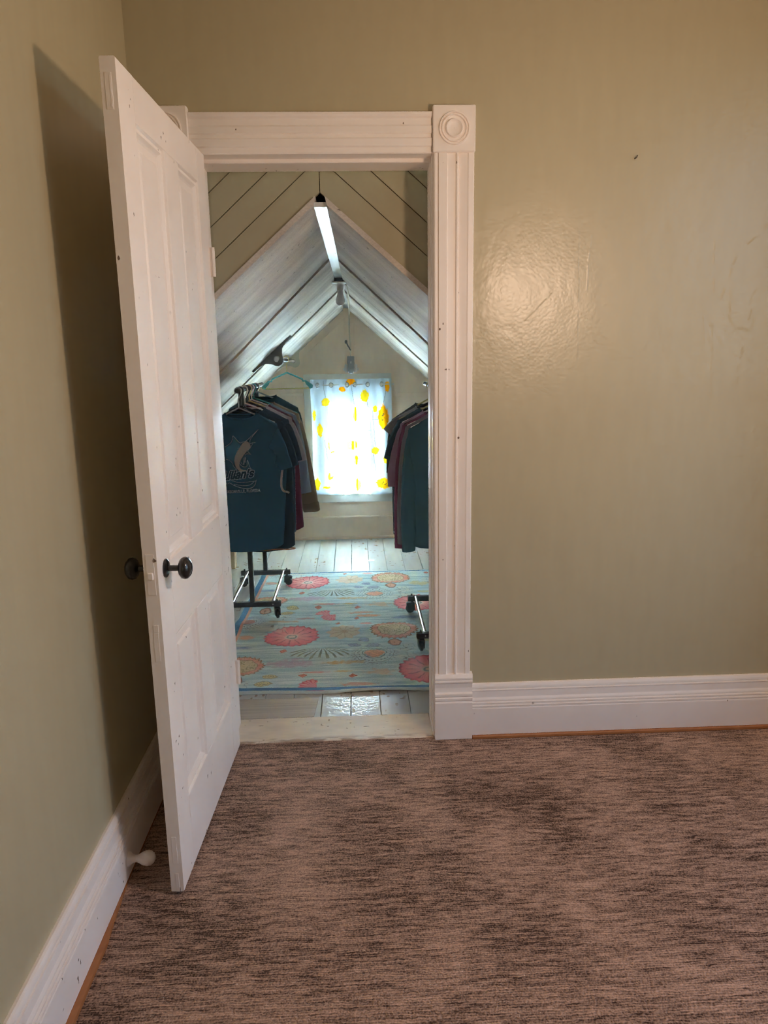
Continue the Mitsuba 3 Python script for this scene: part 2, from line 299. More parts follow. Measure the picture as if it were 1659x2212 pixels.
# furniture of the door
def dlathe(prof, side, s, z):
    ax = (0, -1, 0) if side < 0 else (0, 1, 0)
    return place_open(lathe(prof, ax, (s, 0 if side < 0 else DT, z), 40))
KS, KZ = .705, .885
knob_prof = [(.0001, .0), (.0075, .0), (.0075, .033), (.012, .034), (.020, .037), (.0265, .043), (.0285, .050), (.0265, .057), (.019, .0635), (.009, .0665), (.0001, .067)]
rose_prof = [(.0001, 0), (.024, 0), (.024, .003), (.020, .006), (.012, .0075), (.0001, .0075)]
for sd in (-1, 1):
    k = add('door_1__knob', dlathe(knob_prof, sd, KS, KZ), 'm_knob', smooth=50, label='black door knob on the %s of the door' % ('room face' if sd < 0 else 'wall side'))
    add(k+'__rose', dlathe(rose_prof, sd, KS, KZ), 'm_knob', smooth=40)
e0 = DW
add('door_1__lock_plate', dplace(box(e0-.0005, e0+.0012, .007, .027, .835, .938, .0005)), 'm_trim')
add('door_1__latch_bolt', dplace(box(e0, e0+.0065, .010, .024, .874, .892, .002)), 'm_trim')
add('door_1__edge_patch', dplace(cat_(box(e0-.0005, e0+.0010, .010, .023, .660, .735, .0004), box(e0-.0005, e0+.0016, .009, .021, .738, .757, .0004))), 'm_trim')
add('door_1__edge_patch', dplace(cat_(box(e0-.0005, e0+.0012, .010, .025, 1.925, 1.998, .0005), box(e0+.0, e0+.0018, .012, .0155, 1.93, 1.992, .0004))), 'm_trim')
add('door_1__edge_patch', dplace(cat_(box(e0-.0005, e0+.0010, .010, .023, .085, .165, .0004), box(e0-.0005, e0+.0010, .011, .020, .0, .055, .0004))), 'm_trim')
for z in (.30, 1.72):
    add('door_1__hinge', cat_(tube([(-.4505+.010, -.030, z-.045), (-.4505+.010, -.030, z+.045)], .0055, 12), box(-.452, -.437, -.0292, -.0262, z-.045, z+.045)), 'm_trim', smooth=30)

# door stop on the left baseboard
stop = lathe([(.0001, 0), (.021, 0), (.0195, .004), (.013, .010), (.0095, .018), (.0095, .024), (.013, .031), (.0185, .042), (.0205, .052), (.019, .061), (.013, .069), (.005, .0725), (.0001, .073)], (1, 0, .02), (XL+.0205, -.712, .060), 32)
stop.apply_translation((.0024, 0, 0))
add('door_stop', stop, 'm_trim', smooth=50, label='white turned wooden door stop screwed to the left baseboard behind the door', cat='door stop')

# bare bulb on a cord that lights the room (right of the picture)
tag('pendant_lamp', 'round white bulb hanging on a black cord from the room ceiling, right of the picture', cat='lamp')
LX, LY, LZ = LAMP_POS
add('pendant_lamp__cord', tube([(LX, LY, LZ+LAMP_R+.02), (LX, LY, ZC-.02)], .004, 8), 'm_black', smooth=30)
add('pendant_lamp__socket', lathe([(.0001, 0), (.022, 0), (.018, .045), (.0001, .05)], (0, 0, 1), (LX, LY, LZ+LAMP_R-.006), 20), 'm_black', smooth=30)
add('pendant_lamp__canopy', lathe([(.0001, -.03), (.03, -.028), (.06, -.002), (.0001, -.001)], (0, 0, 1), (LX, LY, ZC), 24), 'm_black', smooth=30)

# ---------------------------------------------------------------- the closet under the roof
RM = .875                                           # slope
def ridge(y): return np.array([-.098+.0194*(y-.18), y, 1.945-.046*(y-.18)])
YB, YE = .165, 3.17                                 # front board wall, far wall
KL, KR = -1.2, 1.1                                  # knee walls
nz = 1/math.sqrt(1+RM*RM)
# planks
tag('closet_floor', 'grey white painted plank floor of the closet', kind='structure')
add('closet_floor__subfloor', box(KL-.1, KR+.1, .012, YE+.1, -.10, -.03), 'm_dark')
xs = [-.04+.122*k for k in range(-10, 11)]
for i, x in enumerate(xs):
    w = .122-.0016-.0012*rng.random()
    dz = .0012*rng.random()
    add('closet_floor__plank', box(x, x+w, .013 if (x > OX1 or x+w < OX0) else .183, YE+.02, -.03, -.0005-dz, .0018), 'm_plank')
pb = [(OX0+.002, .184), (-.190, .184), (-.178, .352), (OX0-.3, .362), (OX0-.3, .184)]
add('closet_floor__patch_board', prism(pb, .0035, 'z', (0, 0, -.0005)), 'm_patch', label='bare grey brown board laid over the planks by the threshold')
# sloping ceiling: three sheets on either side, each a little lower than the one before
tag('closet_ceiling', 'grey white sloping board ceiling of the closet under the roof', kind='structure')
RW = .0235                                           # half width of the ridge strip
def sheet_mesh(side, ya, yb_, skew, drop, eave):
    P = []
    for th in (0, .018):
        for (d, y) in ((RW if th == 0 else .004, ya), (RW if th == 0 else .004, yb_), (eave, yb_+skew[1]), (eave, ya+skew[0])):
            r = ridge(min(y, YE)); r = r if y == min(y, YE) else ridge(YE)
            nrm = np.array([side*RM*nz, 0, nz])
            q = np.array([r[0]+side*d, min(y, YE+.02), r[2]-RM*(d-RW*0)-drop])
            P.append(q+nrm*th)
    P = np.array(P)
    return trimesh.convex.convex_hull(P)
for side in (-1, 1):
    ev = 1.15
    for (ya, yb_, s0, s1, dp) in ((YB-.012, 1.145, 0, .42, 0.0), (1.160, 2.155, .42, .30, .010), (2.170, YE+.015, .30, 0, .020)):
        add('closet_ceiling__panel', sheet_mesh(side, ya, yb_, (s0, s1), dp, ev), 'm_slope')
    r0, r1 = ridge(YB+.02), ridge(YE)
    P = [r+np.array([side*d, 0, -RM*d])+np.array([side*RM*nz, 0, nz])*th for r in (r0, r1) for d in (-.03, 1.2) for th in (.021, .05)]
    add('closet_ceiling__roof_deck', trimesh.convex.convex_hull(np.array(P)), 'm_dark')
P = []
for y in (YB+.006, YE):
    r = ridge(y)
    P += [r+np.array([sx*.0225, 0, -.022+dz]) for sx in (-1, 1) for dz in (0, .016)]
add('closet_ceiling__ridge_board', trimesh.convex.convex_hull(np.array(P)), 'm_plank', label='narrow flat board along the ridge')
for side, X in ((-1, KL), (1, KR)):
    add('wall_closet_left' if side < 0 else 'wall_closet_right', box(X-.05*(side < 0), X+.05*(side > 0), .12, YE, 0, 1.05), 'm_far', label='low knee wall on the %s side of the closet' % ('left' if side < 0 else 'right'), kind='structure')
# front wall of diagonal boards above the opening
tag('wall_closet_front', 'sage green diagonal board wall above the closet gable, seen through the top of the doorway', kind='structure')
ap = ridge(YB)+np.array([0, 0, .018/nz])
for side in (-1, 1):
    reg = Polygon([(ap[0]+side*.0012, ap[2]+.0005), (ap[0]+side*.0012, 2.45), (ap[0]+side*1.3, 2.45), (ap[0]+side*1.3, ap[2]-RM*1.3)])
    d = np.array([side, -RM])*nz; nn = np.array([side*RM, 1])*nz
    for k in range(14):
        o = ap[[0, 2]]+nn*(.0838*k+.0012); o2 = ap[[0, 2]]+nn*(.0838*(k+1)-.0016)
        for (a, b, yo) in ((0, .0838-.0094, 0), (.0838-.0104, .0838-.0014, .0016)):    # the board and its bead
            A = ap[[0, 2]]+nn*(.0838*k+a+.0010); Bq = ap[[0, 2]]+nn*(.0838*k+b)
            q = Polygon([A-d*2, A+d*2, Bq+d*2, Bq-d*2]).intersection(reg)
            if q.is_empty or q.area < 2e-4: continue
            mm = prism(q, .018-yo, 'y', (0, YB+yo+.0008*rng.random(), 0))
            if a == 0: last = mm
            else: last = cat_(last, mm)
        if not q.is_empty and q.area >= 2e-4: add('wall_closet_front__board', last, 'm_board')
        elif last is not None: add('wall_closet_front__board', last, 'm_board')
        last = None
add('wall_closet_front__backing', cat_(prism([(ap[0], ap[2]+.02), (ap[0], 2.45), (ap[0]-1.3, 2.45), (ap[0]-1.3, ap[2]+.02-RM*1.3)], .02, 'y', (0, YB+.02, 0)), prism([(ap[0], ap[2]+.02), (ap[0]+1.3, ap[2]+.02-RM*1.3), (ap[0]+1.3, 2.45), (ap[0], 2.45)], .02, 'y', (0, YB+.02, 0))), 'm_dark')
add('wall_closet_front__side', cat_(box(KL-.05, OX0-.012, JY-.03, JY-.005, 0, 1.6), box(OX1+.012, KR+.05, JY-.03, JY-.005, 0, 1.6)), 'm_far')
# far gable wall with its window opening
WO = (-.315, .235, .392, 1.205)                    # x0 x1 z0 z1
rf = ridge(YE)
gab = Polygon([(KL-.05, 0), (KR+.05, 0), (KR+.05, 1.06), (rf[0]+.4, 1.9), (rf[0], 2.05), (rf[0]-.4, 1.9), (KL-.05, 1.06)]).difference(sbox(WO[0], WO[2], WO[1], WO[3]))
add('wall_closet_far', prism(gab, .12, 'y', (0, YE, 0)), 'm_far', label='beige painted gable wall at the far end of the closet', kind='structure')
def fbox(x0, x1, z0, z1, d, b=.0015): return box(x0, x1, YE-d, YE+.002, z0, z1, b)
for side in (-1, 1):
    a = ridge(YE)
    q = [(a[0]+side*.001, a[2]-.018), (a[0]+side*1.1, a[2]-.018-RM*1.1), (a[0]+side*1.1, a[2]-.085-RM*1.1), (a[0]+side*.001, a[2]-.085)]
    add('wall_closet_far__rake_board', prism(q, .016, 'y', (0, YE-.015, 0)), 'm_far')
add('wall_closet_far__batten', fbox(.300, 1.1, 1.117, 1.147, .006), 'm_far')
add('wall_closet_far__batten', fbox(-1.1, -.385, 1.135, 1.160, .006), 'm_far')
add('wall_closet_far__batten', fbox(-.470, -.440, .30, 1.134, .006), 'm_far')
add('wall_closet_far__batten', fbox(-.058, .014, 1.302, 1.735, .008), 'm_far')
add('baseboard_closet', cat_(fbox(KL, KR, 0, .168, .018), fbox(KL, KR, .168, .184, .026, .004), box(KL, KR, YE-.034, YE-.017, -.002, .022, .005)), 'm_far', label='tall beige baseboard below the closet window', kind='structure')
# window
tag('window_1', 'small closet window behind the yellow flowered curtain', kind='structure')
add('window_1__head_casing', fbox(-.380, .295, 1.205, 1.300, .016), 'm_wtrim')
add('window_1__side_casing', fbox(WO[1]-.004, .295, .386, 1.204, .016), 'm_wtrim')
add('window_1__side_casing', fbox(-.380, WO[0]+.004, .386, 1.204, .016), 'm_wtrim')
add('window_1__sill', cat_(box(-.395, .31, YE-.055, YE+.11, .372, .391, .004), fbox(-.380, .295, .298, .371, .018)), 'm_wtrim')
SY = YE+.075
gx0, gx1 = -.200, .115
def sash(z0, z1, rails, y):
    ms = [box(WO[0]-.003, gx0, y, y+.03, z0, z1, .002), box(gx1, WO[1]+.003, y, y+.03, z0, z1, .002)]
    ms += [box(gx0, gx1, y, y+.03, a, b, .002) for a, b in rails]
    return cat_(*ms)
zt = 1.203
add('window_1__sash', sash(.75, zt, [(.75, .795), (1.165, zt)], SY+.0), 'm_sash')
add('window_1__sash', sash(.391, .75, [(.391, .430)], SY+.0), 'm_sash')
for x in (-.098, .008):
    add('window_1__muntin', box(x-.006, x+.006, SY+.004, SY+.024, .43, 1.165, .002), 'm_sash')
for z in (.60, .98):
    add('window_1__muntin', box(gx0, gx1, SY+.005, SY+.023, z-.006, z+.006, .002), 'm_sash')
add('window_1__jamb', cat_(box(WO[0]-.001, WO[0]+.004, YE-.001, SY+.04, .392, 1.204), box(WO[1]-.004, WO[1]+.001, YE-.001, SY+.04, .392, 1.204), box(WO[0], WO[1], YE-.001, SY+.04, 1.199, 1.206)), 'm_sash')
vx = [gx0, -.098, .008, gx1]; vz = [.43, .60, .77, .98, 1.165]
for i in range(3):
    for j in range(4):
        x0, x1, z0, z1 = vx[i]-.002, vx[i+1]+.002, vz[j]-.002, vz[j+1]+.002
        add('window_1__pane', trimesh.Trimesh([(x0, SY+.014, z0), (x1, SY+.014, z0), (x1, SY+.014, z1), (x0, SY+.014, z1)], [[0, 1, 2], [0, 2, 3]], process=False), 'm_glass')

# curtain: two sheer panels on a white rod
def cz(X, Y): return -.307+(X-190)*.000682, 1.262-(Y-210)*.000688
FL = [(325, 460, 46, 50, 0), (255, 765, 30, 85, 1), (395, 945, 62, 90, 1), (600, 942, 85, 62, 2), (872, 1005, 46, 48, 0), (972, 640, 64, 150, 3), (765, 400, 52, 75, 1), (520, 320, 42, 32, 3), (615, 238, 60, 40, 3), (357, 1295, 32, 46, 0),
      (205, 1375, 40, 80, 1), (672, 1395, 40, 80, 3), (965, 1385, 95, 66, 2), (1005, 1110, 42, 55, 1), (200, 600, 20, 70, 1), (655, 600, 26, 95, 3), (880, 540, 30, 40, 1), (310, 1425, 50, 16, 1), (655, 1120, 24, 60, 3), (1020, 300, 28, 60, 3)]
STEM = [(325, 410, 305, 230), (357, 1250, 330, 1100), (330, 1100, 300, 880), (875, 960, 850, 560), (850, 660, 910, 660), (820, 660, 790, 440), (972, 500, 1010, 330), (905, 1420, 850, 1050), (615, 250, 655, 560), (1005, 1160, 1000, 1330), (660, 900, 655, 640), (668, 1380, 655, 1000)]
def curtain_color(p, n, uv):
    X = (p.x+.307)/.000682+190; Y = (1.262-p.z)/.000688+210
    c = C3(.66, .76, .84)
    wob = 26*(fbm(X*.035, Y*.035, 1.0)-.5); wob2 = 26*(fbm(X*.035, Y*.035, 9.0)-.5)
    for x0, y0, x1, y1 in STEM:
        dx, dy = x1-x0, y1-y0; t = dr.clip(((X-x0)*dx+(Y-y0)*dy)/(dx*dx+dy*dy), 0, 1)
        d = dr.sqrt(dr.square(X+.4*wob-x0-t*dx)+dr.square(Y-y0-t*dy)); c = mix(c, C3(.20, .21, .20), (1-smoothstep(1.5, 4, d))*.8)
    for x0, y0, rx, ry, k in FL:
        dx, dy = (X+wob-x0)/rx, (Y+wob2-y0)/ry; r = dr.sqrt(dx*dx+dy*dy); a = dr.atan2(dy, dx)
        e = 1-smoothstep(.80, 1.06, r*(1+.035*dr.cos(a*(5 if k else 7)+x0)+.05*dr.cos(a*13+y0)))
        col = [C3(.84, .56, .020), C3(.86, .58, .015), C3(.86, .48, .008), C3(.86, .36, .004)][k]
        c = mix(c, col*(.85+.2*fbm(X*.06, Y*.02, 2.0)), e)
        if k >= 2 and rx > 61:
            c = mix(c, C3(.14, .08, .02), (1-smoothstep(.30, .36, r))*smoothstep(.55, .65, noise(X*.11, Y*.11, 4.0)))
    return c
scene['m_curtain'] = {'type': 'principledthin', 'base_color': proc(curtain_color), 'roughness': .8, 'diff_trans': 1.78, 'spec_trans': 0.0}
RZ, CY = 1.219, YE-.072
RINGS = [(-.168, 1), (-.048, 1), (.015, -1), (.111, -1), (.217, -1), (-.272, 1)]
def cfold(x, z):
    d = np.clip((1.262-z)/.85, 0, 1)
    return (.017*np.sin(x*2*np.pi/.205+.6)+.010*np.sin(x*2*np.pi/.117+1.2+.8*d)*(.4+.6*d)+.004*np.sin(x*90+6*z))*np.interp(z, [.37, .50], [.33, 1])
def curtain_panel(x0, x1, dy):
    us = np.arange(x0, x1+1e-6, (x1-x0)/90); vs = np.linspace(.372, 1.262, 130)
    def f(X, Z):
        return np.stack([X+.004*np.sin(Z*9)*(1-(Z-.4)), CY+cfold(X, Z)+dy, Z+.004*np.sin(X*19+1)*(Z < .5)], -1)
    m = grid(us, vs, f); c = m.vertices[m.faces].mean(1); keep = np.ones(len(c), bool)
    for x, _ in RINGS:
        if x0 < x < x1: keep &= ((c[:, 0]-x)**2+(c[:, 2]-RZ)**2) > .0150**2
    m.update_faces(keep); m.remove_unreferenced_vertices()
    return m
ck = [add('curtain', curtain_panel(-.325, -.006, 0), 'm_curtain', smooth=True, label='left half of the sheer white curtain with yellow poppies over the closet window', cat='curtain', group=None),
      add('curtain_001', curtain_panel(-.024, .292, -.008), 'm_curtain', smooth=True, label='right half of the sheer curtain, with the big orange yellow poppy', cat='curtain')]
for x, s in RINGS:
    k = ck[0] if x < -.01 else ck[1]
    y = CY+float(cfold(np.array(x), np.array(RZ)))-(0 if x < -.01 else .008)
    t = np.linspace(0, 2*np.pi, 29)
    sl = .35*math.cos(x*60)
    add(k+'__grommet', tube([(x+.0150*math.cos(a), y+.0150*math.cos(a)*sl, RZ+.0170*math.sin(a)) for a in t], .0032, 8, False), 'm_steel', smooth=True)
add('curtain_rod', cat_(tube([(-.345, CY, RZ), (.300, CY, RZ)], .0042, 10), tube([(.300, CY, RZ), (.304, CY+.01, RZ), (.304, YE-.015, RZ)], .004, 8), tube([(-.345, CY, RZ), (-.349, CY+.01, RZ), (-.349, YE-.015, RZ)], .004, 8), lathe([(.0001, 0), (.006, .001), (.008, .006), (.006, .011), (.0001, .012)], (1, 0, 0), (.300, CY, RZ), 16)), 'm_white', smooth=40,
    label='thin white curtain rod across the closet window', cat='curtain rod')

# switch box, cable and ceiling bulb
tag('switch_box', 'grey metal switch box above the closet window between two white cleats', cat='switch box')
yb = YE-.03
add('switch_box__box', cat_(box(-.040, .014, yb-.010, YE-.007, 1.310, 1.432, .004), box(-.028, .003, yb-.014, yb-.008, 1.300, 1.335, .003)), 'm_steel')
add('switch_box__toggle', box(-.018, -.008, yb-.022, yb-.009, 1.378, 1.392, .002), 'm_white')
for sx in (-1, 1):
    x = -.013+sx*.040
    add('switch_box__cleat', cat_(box(x-.009, x+.009, YE-.022, YE-.001, 1.318, 1.372, .004), lathe([(.0001, 0), (.010, 0), (.012, .006), (.0001, .009)], (sx, -.4, 0), (x+sx*.010, YE-.012, 1.334), 14), lathe([(.0001, 0), (.008, 0), (.009, .006), (.0001, .008)], (0, -1, -.2), (x-sx*.002, YE-.020, 1.318), 14)), 'm_white', smooth=30)
BY = 1.75; rb = ridge(BY)
cable = [(rb[0]+.040, BY+.02, 1.822), (rb[0]+.050, BY+.08, rb[2]-.080), (-.015, 2.5, ridge(2.5)[2]-.082), (-.016, 2.95, ridge(2.95)[2]-.084), (-.018, YE-.024, 1.74), (-.020, YE-.02, 1.65), (-.017, YE-.018, 1.55), (-.012, YE-.018, 1.43)]
def smooth_path(pts, n=60):
    from scipy.interpolate import CubicSpline
    p = np.array(pts); t = np.r_[0, np.cumsum(np.linalg.norm(np.diff(p, axis=0), axis=1))]
    return np.stack([np.interp(np.linspace(0, t[-1], n), t, p[:, k]) for k in range(3)], 1)
add('cable', tube(smooth_path(cable), .0048, 8), 'm_cream', smooth=40, label='cream electric cable running from the ceiling bulb down the gable wall to the switch box', cat='cable')
add('cable__plug', cat_(tube([(-.012, YE-.02, 1.475), (-.030, YE-.02, 1.505), (-.042, YE-.02, 1.530)], .005, 8), box(-.056, -.036, YE-.032, YE-.008, 1.525, 1.550, .004)), 'm_brown_metal', smooth=30)
tag('ceiling_light', 'bare light bulb in a porcelain holder below the closet ridge', cat='ceiling light')
hx, hz = -.060, rb[2]-.012
add('ceiling_light__junction_box', box(hx-.030, hx+.030, BY-.030, BY+.030, 1.833, 1.885, .004), 'm_black')
add('ceiling_light__holder', lathe([(.0001, .012), (.046, .012), (.047, .008), (.046, .004), (.030, .000), (.022, -.004), (.0195, -.034), (.0001, -.034)], (0, 0, 1), (hx, BY, 1.822), 36), 'm_white', smooth=40)
add('ceiling_light__bulb', lathe([(.0001, 0), (.010, .0012), (.0195, .007), (.0255, .017), (.0272, .028), (.0255, .040), (.0205, .052), (.0165, .064), (.0145, .078), (.0140, .09), (.0001, .09)], (0, 0, 1), (hx, BY, 1.703), 32), 'm_bulb', smooth=60)

# hanging rail on the left slope with a teal hanger
tag('hanging_rail', 'short hanging rod between two metal brackets on the left ceiling slope', cat='hanging rail')
def bracket(c, y, th, k=1.0, off=.020):
    """plate facing the door; c: slope point at its middle; hole off the slope"""
    d = np.array([1, RM])*nz; nn = np.array([RM, -1])*nz
    pts = [(-.165, 0), (-.165, .022), (-.100, .024), (-.070, .034), (-.045, .060), (-.032, .085), (-.018, .098), (0, .103), (.018, .098), (.032, .085), (.045, .060), (.070, .034), (.100, .024), (.165, .022), (.165, 0)]
    P = [np.array(c)+d*a*k+nn*(b*k+off) for a, b in pts]
    return prism([tuple(q) for q in P], th, 'y', (0, y, 0))
add('hanging_rail__bracket', bracket((-.524, 1.472), 2.145, .016, 1.0, .0165), 'm_brown_metal', label='dark brown bracket')
add('hanging_rail__bracket', bracket((-.490, 1.462), 3.02, .012, 1.0, .028), 'm_cream', label='cream bracket')
hc0, hc1 = np.array([-.472, 2.142, 1.416]), np.array([-.437, 3.03, 1.401])
add('hanging_rail__rod', tube([hc0, hc1], .014, 20), 'm_chrome', smooth=30)
tt = np.linspace(.2, 5.2, 20)
add('hanging_rail__bracket__eyelet', tube([(hc0[0]+.017*math.cos(a), 2.141, hc0[2]+.017*math.sin(a)) for a in tt], .0025, 8), 'm_chrome', smooth=True)
scene['m_teal'] = pr((.08, .40, .40), .35)
scene['m_yellowplastic'] = pr((.62, .50, .20), .35)
def hook(x, y, zr, zb, r=.019, rr=.0034, flip=1):
    a = np.linspace(-.25*np.pi, np.pi, 14)
    arc = [(x+flip*r*(-math.cos(t)), y, zr+r*math.sin(t)) for t in a]
    end = arc[-1]
    return tube(arc+[(end[0], y, zr-.008), (x+flip*.008, y, zr-.026), (x, y, zr-.040), (x, y, zb)], rr, 8)
f_ = (2.60-hc0[1])/(hc1[1]-hc0[1]); hp = hc0+(hc1-hc0)*f_
HX, HZ = hp[0], hp[2]+.0135
TY = 2.60
top = (HX, TY, 1.325); Lp, Rp = (HX-.172, TY, 1.232), (HX+.172, TY, 1.236)
tag('clothes_hanger', 'empty teal plastic hanger on the short rod under the left slope', cat='hanger')
def bar(pts, w=.006): return tube(pts, w, 10)
add('clothes_hanger__hook', hook(HX, TY, HZ, 1.325, .016), 'm_yellowplastic', smooth=40)
add('clothes_hanger__frame', cat_(bar([top, (HX-.06, TY, 1.300), (HX-.105, TY, 1.279)]), bar([(HX-.105, TY, 1.279), (HX-.108, TY, 1.266), (HX-.125, TY, 1.268), Lp]), bar([top, (HX+.06, TY, 1.300), (HX+.105, TY, 1.279)]), bar([(HX+.105, TY, 1.279), (HX+.108, TY, 1.266), (HX+.125, TY, 1.268), Rp]),
    bar([Lp, (HX-.168, TY, 1.222), (HX-.15, TY, 1.2165)]), bar([Rp, (HX+.168, TY, 1.222), (HX+.15, TY, 1.2165)]),
    prism([(HX-.172, 1.228), (HX-.120, 1.266), (HX-.128, 1.245), (HX-.15, 1.222)], .006, 'y', (0, TY-.003, 0)), prism([(HX+.172, 1.228), (HX+.120, 1.266), (HX+.128, 1.245), (HX+.15, 1.222)], .006, 'y', (0, TY-.003, 0))), 'm_teal', smooth=40)
add('clothes_hanger__bar', bar([(HX-.15, TY, 1.2165), (HX+.15, TY, 1.2165)], .0055), 'm_yellowplastic', smooth=40)

# ---------------------------------------------------------------- rug
EV, EU, RO = (.030, 1.0), (1.0, -.020), (-.710, .405)
RU, RV = 1.45, 1.835
PER = .93
def rug_color(p, n, uv):
    x, y = p.x-.030*(p.y-1.0), p.y+.012*p.x        # along the weave
    u, v = uv.x, uv.y
    st = fbm(x*7, y*85, 1.0, octaves=4); st2 = fbm(x*3, y*22, 6.0, octaves=3); gr = noise(x*420, y*420, 2.0)
    c = mix(C3(.36, .56, .60), C3(.74, .86, .85), dr.clip(1.5*(st-.5)+.8*(st2-.5)+.58+.35*(gr-.5), 0, 1))
    c = mix(c, C3(.20, .36, .45), smoothstep(.66, .78, fbm(x*2.2, y*40, 11.0))*.35)
    k = dr.floor((y-.435)/PER); y = y-k*PER; k5 = k+3.0
    wx = .010*(noise(x*55, y*55, 3.0)-.5); wy = .010*(noise(x*55, y*55, 8.0)-.5)
    X, Y = x+wx, y+wy
    def el(cx, cy, rx, ry): 
        dx, dy = (X-cx)/rx, (Y-cy)/ry; return dx, dy, dr.sqrt(dx*dx+dy*dy)
    def smudge(c, cx, cy, rx, ry, col, w=.8):
        dx, dy, r = el(cx, cy, rx, ry)
        m = (1-smoothstep(.5, 1.0, r+.9*(fbm(x*40, y*60, cx*9, octaves=2)-.5)))*w
        return mix(c, C3(*col), m*(.6+.6*noise(x*90, y*160, 4.0)))
    for a in [(.036, 1.335, .085, .022, (.72, .40, .22)), (.01, .463, .10, .020, (.66, .34, .20)), (-.317, .705, .13, .05, (.52, .42, .52)), (.114, .585, .085, .042, (.72, .60, .46)), (-.063, .697, .12, .022, (.56, .42, .16)), (-.586, 1.05, .055, .04, (.72, .42, .28)),
              (-.07, .60, .05, .015, (.58, .44, .14)), (.034, 1.212, .045, .026, (.78, .32, .30)), (-.20, .60, .08, .012, (.66, .30, .30)), (.20, .47, .06, .02, (.24, .42, .48)), (-.42, 1.25, .10, .02, (.60, .46, .30)), (-.30, 1.30, .06, .014, (.62, .34, .30)), (.24, 1.30, .10, .022, (.22, .36, .52)), (-.60, .90, .10, .022, (.20, .32, .48)), (.36, .98, .08, .05, (.62, .58, .28)), (.38, .80, .06, .03, (.60, .56, .26)), (-.45, 1.12, .08, .02, (.3, .45, .5)), (.55, .9, .12, .06, (.72, .40, .24)), (.52, .6, .10, .04, (.62, .30, .30))]:
        c = smudge(c, *a)
    ink = C3(.05, .075, .085)
    def flower(c, cx, cy, rx, ry, n, edge, inner, core, dark):
        dx, dy, r = el(cx, cy, rx, ry); a = dr.atan2(dy, dx); s = dr.cos(a*n)
        e = 1-smoothstep(.94, .99, r*(1+.035*s)-.02*noise(a*9, 4.0))
        pet = mix(C3(*inner), C3(*edge), dr.clip(r*1.35-.35+.5*(noise(a*16, r*3, cx)-.5), 0, 1))
        pet = mix(pet, C3(*dark), smoothstep(.80, .97, dr.cos(a*n*.5+.4))*smoothstep(.28, .36, r)*.75*(1-smoothstep(.72, .8, r)))
        pet = mix(pet, C3(*dark), smoothstep(.86, .95, r*(1+.035*s))*.65)
        c = mix(c, pet, e)
        c = mix(c, C3(*core), 1-smoothstep(.24, .27, r)); c = mix(c, ink, (1-smoothstep(.17, .19, r))*.75); c = mix(c, C3(*core), 1-smoothstep(.11, .13, r))
        return c
    for cx, cy in ((-.352, 1.048), (.330, .60)):
        c = flower(c, cx, cy, .143, .140, 24, (.60, .085, .11), (.82, .40, .37), (.84, .62, .55), (.26, .02, .035))
    for cx, cy in ((-.157, 1.325), (-.195, .455)):     # half pink flowers
        dx, dy, r = el(cx, cy, .062, .060); a = dr.atan2(dy, dx)
        e = (1-smoothstep(.92, 1.0, r*(1+.06*dr.cos(a*14))))*smoothstep(.35, .25, dx)
        c = mix(c, mix(C3(.74, .34, .36), C3(.66, .15, .20), smoothstep(.2, .7, dr.cos(a*14)*.5+.5*r)), e)
    for cx, cy, R in ((.181, 1.106, .128), (-.545, .684, .108)):       # tan double flowers with a bud
        dx, dy, r = el(cx, cy-.165, .034, .048); e = 1-smoothstep(.9, 1.0, r)
        c = mix(c, mix(C3(.66, .44, .32), C3(.40, .20, .13), smoothstep(.55, .65, dr.abs(r-.45)*2.2)), e); c = mix(c, ink, (1-smoothstep(.04, .09, dr.abs(r-.95)))*.5)
        dx, dy, r = el(cx, cy, R, R*.92); a = dr.atan2(dy, dx); s = dr.cos(a*26)
        q = r*(1+.05*s); e = 1-smoothstep(.95, 1.0, q)
        pet = mix(C3(.76, .50, .38), C3(.70, .33, .24), smoothstep(.4, .7, noise(a*8, 2.0, cx)))
        pet = mix(pet, C3(.76, .64, .46), smoothstep(.70, .64, r)); pet = mix(pet, C3(.36, .30, .13), smoothstep(.64, .60, r)*smoothstep(.52, .66, noise(x*170, y*170, 3.0))*.8)
        pet = mix(pet, C3(.80, .68, .46), smoothstep(.3, .2, r)*.6)
        pet = mix(pet, C3(.20, .15, .08), (1-smoothstep(.02, .05, dr.abs(q-.93)))*.75+(1-smoothstep(.01, .035, dr.abs(r-.68)))*.6+smoothstep(.92, 1.0, -s)*smoothstep(.7, .75, r)*.5)
        c = mix(c, pet, dr.clip(e, 0, 1))
    for cx, cy, R, col in ((.079, .783, .098, (.70, .44, .32)), (-.612, 1.255, .085, (.42, .22, .16))):      # ringed medallions
        dx, dy, r = el(cx, cy, R, R*1.05); a = dr.atan2(dy, dx)
        c = mix(c, C3(*col)*(.75+.5*noise(x*150, y*150, 2.0)), 1-smoothstep(.46, .50, r))
        line = (1-smoothstep(.015, .035, dr.abs(r-.56)))+(1-smoothstep(.012, .03, dr.abs(r-.98)))*.7+(1-smoothstep(.02, .045, dr.abs(r-.80)))*smoothstep(-.2, .4, dr.cos(a*26))+(1-smoothstep(.03, .05, dr.abs(r-1.12)))*smoothstep(.1, .6, dr.cos(a*34))*.5
        c = mix(c, ink, dr.clip(line, 0, 1)*.8)
        c = mix(c, C3(.74, .78, .74), (1-smoothstep(.04, .07, dr.abs(r-.68)))*.35)
    dx, dy, r = el(-.083, 1.087, .086, .082); a = dr.atan2(dy, dx); q = r*(1+.10*dr.cos(a*9))
    c = mix(c, mix(C3(.74, .66, .52), C3(.60, .44, .28), smoothstep(.35, .1, r)), (1-smoothstep(.9, 1.0, q))*.9)
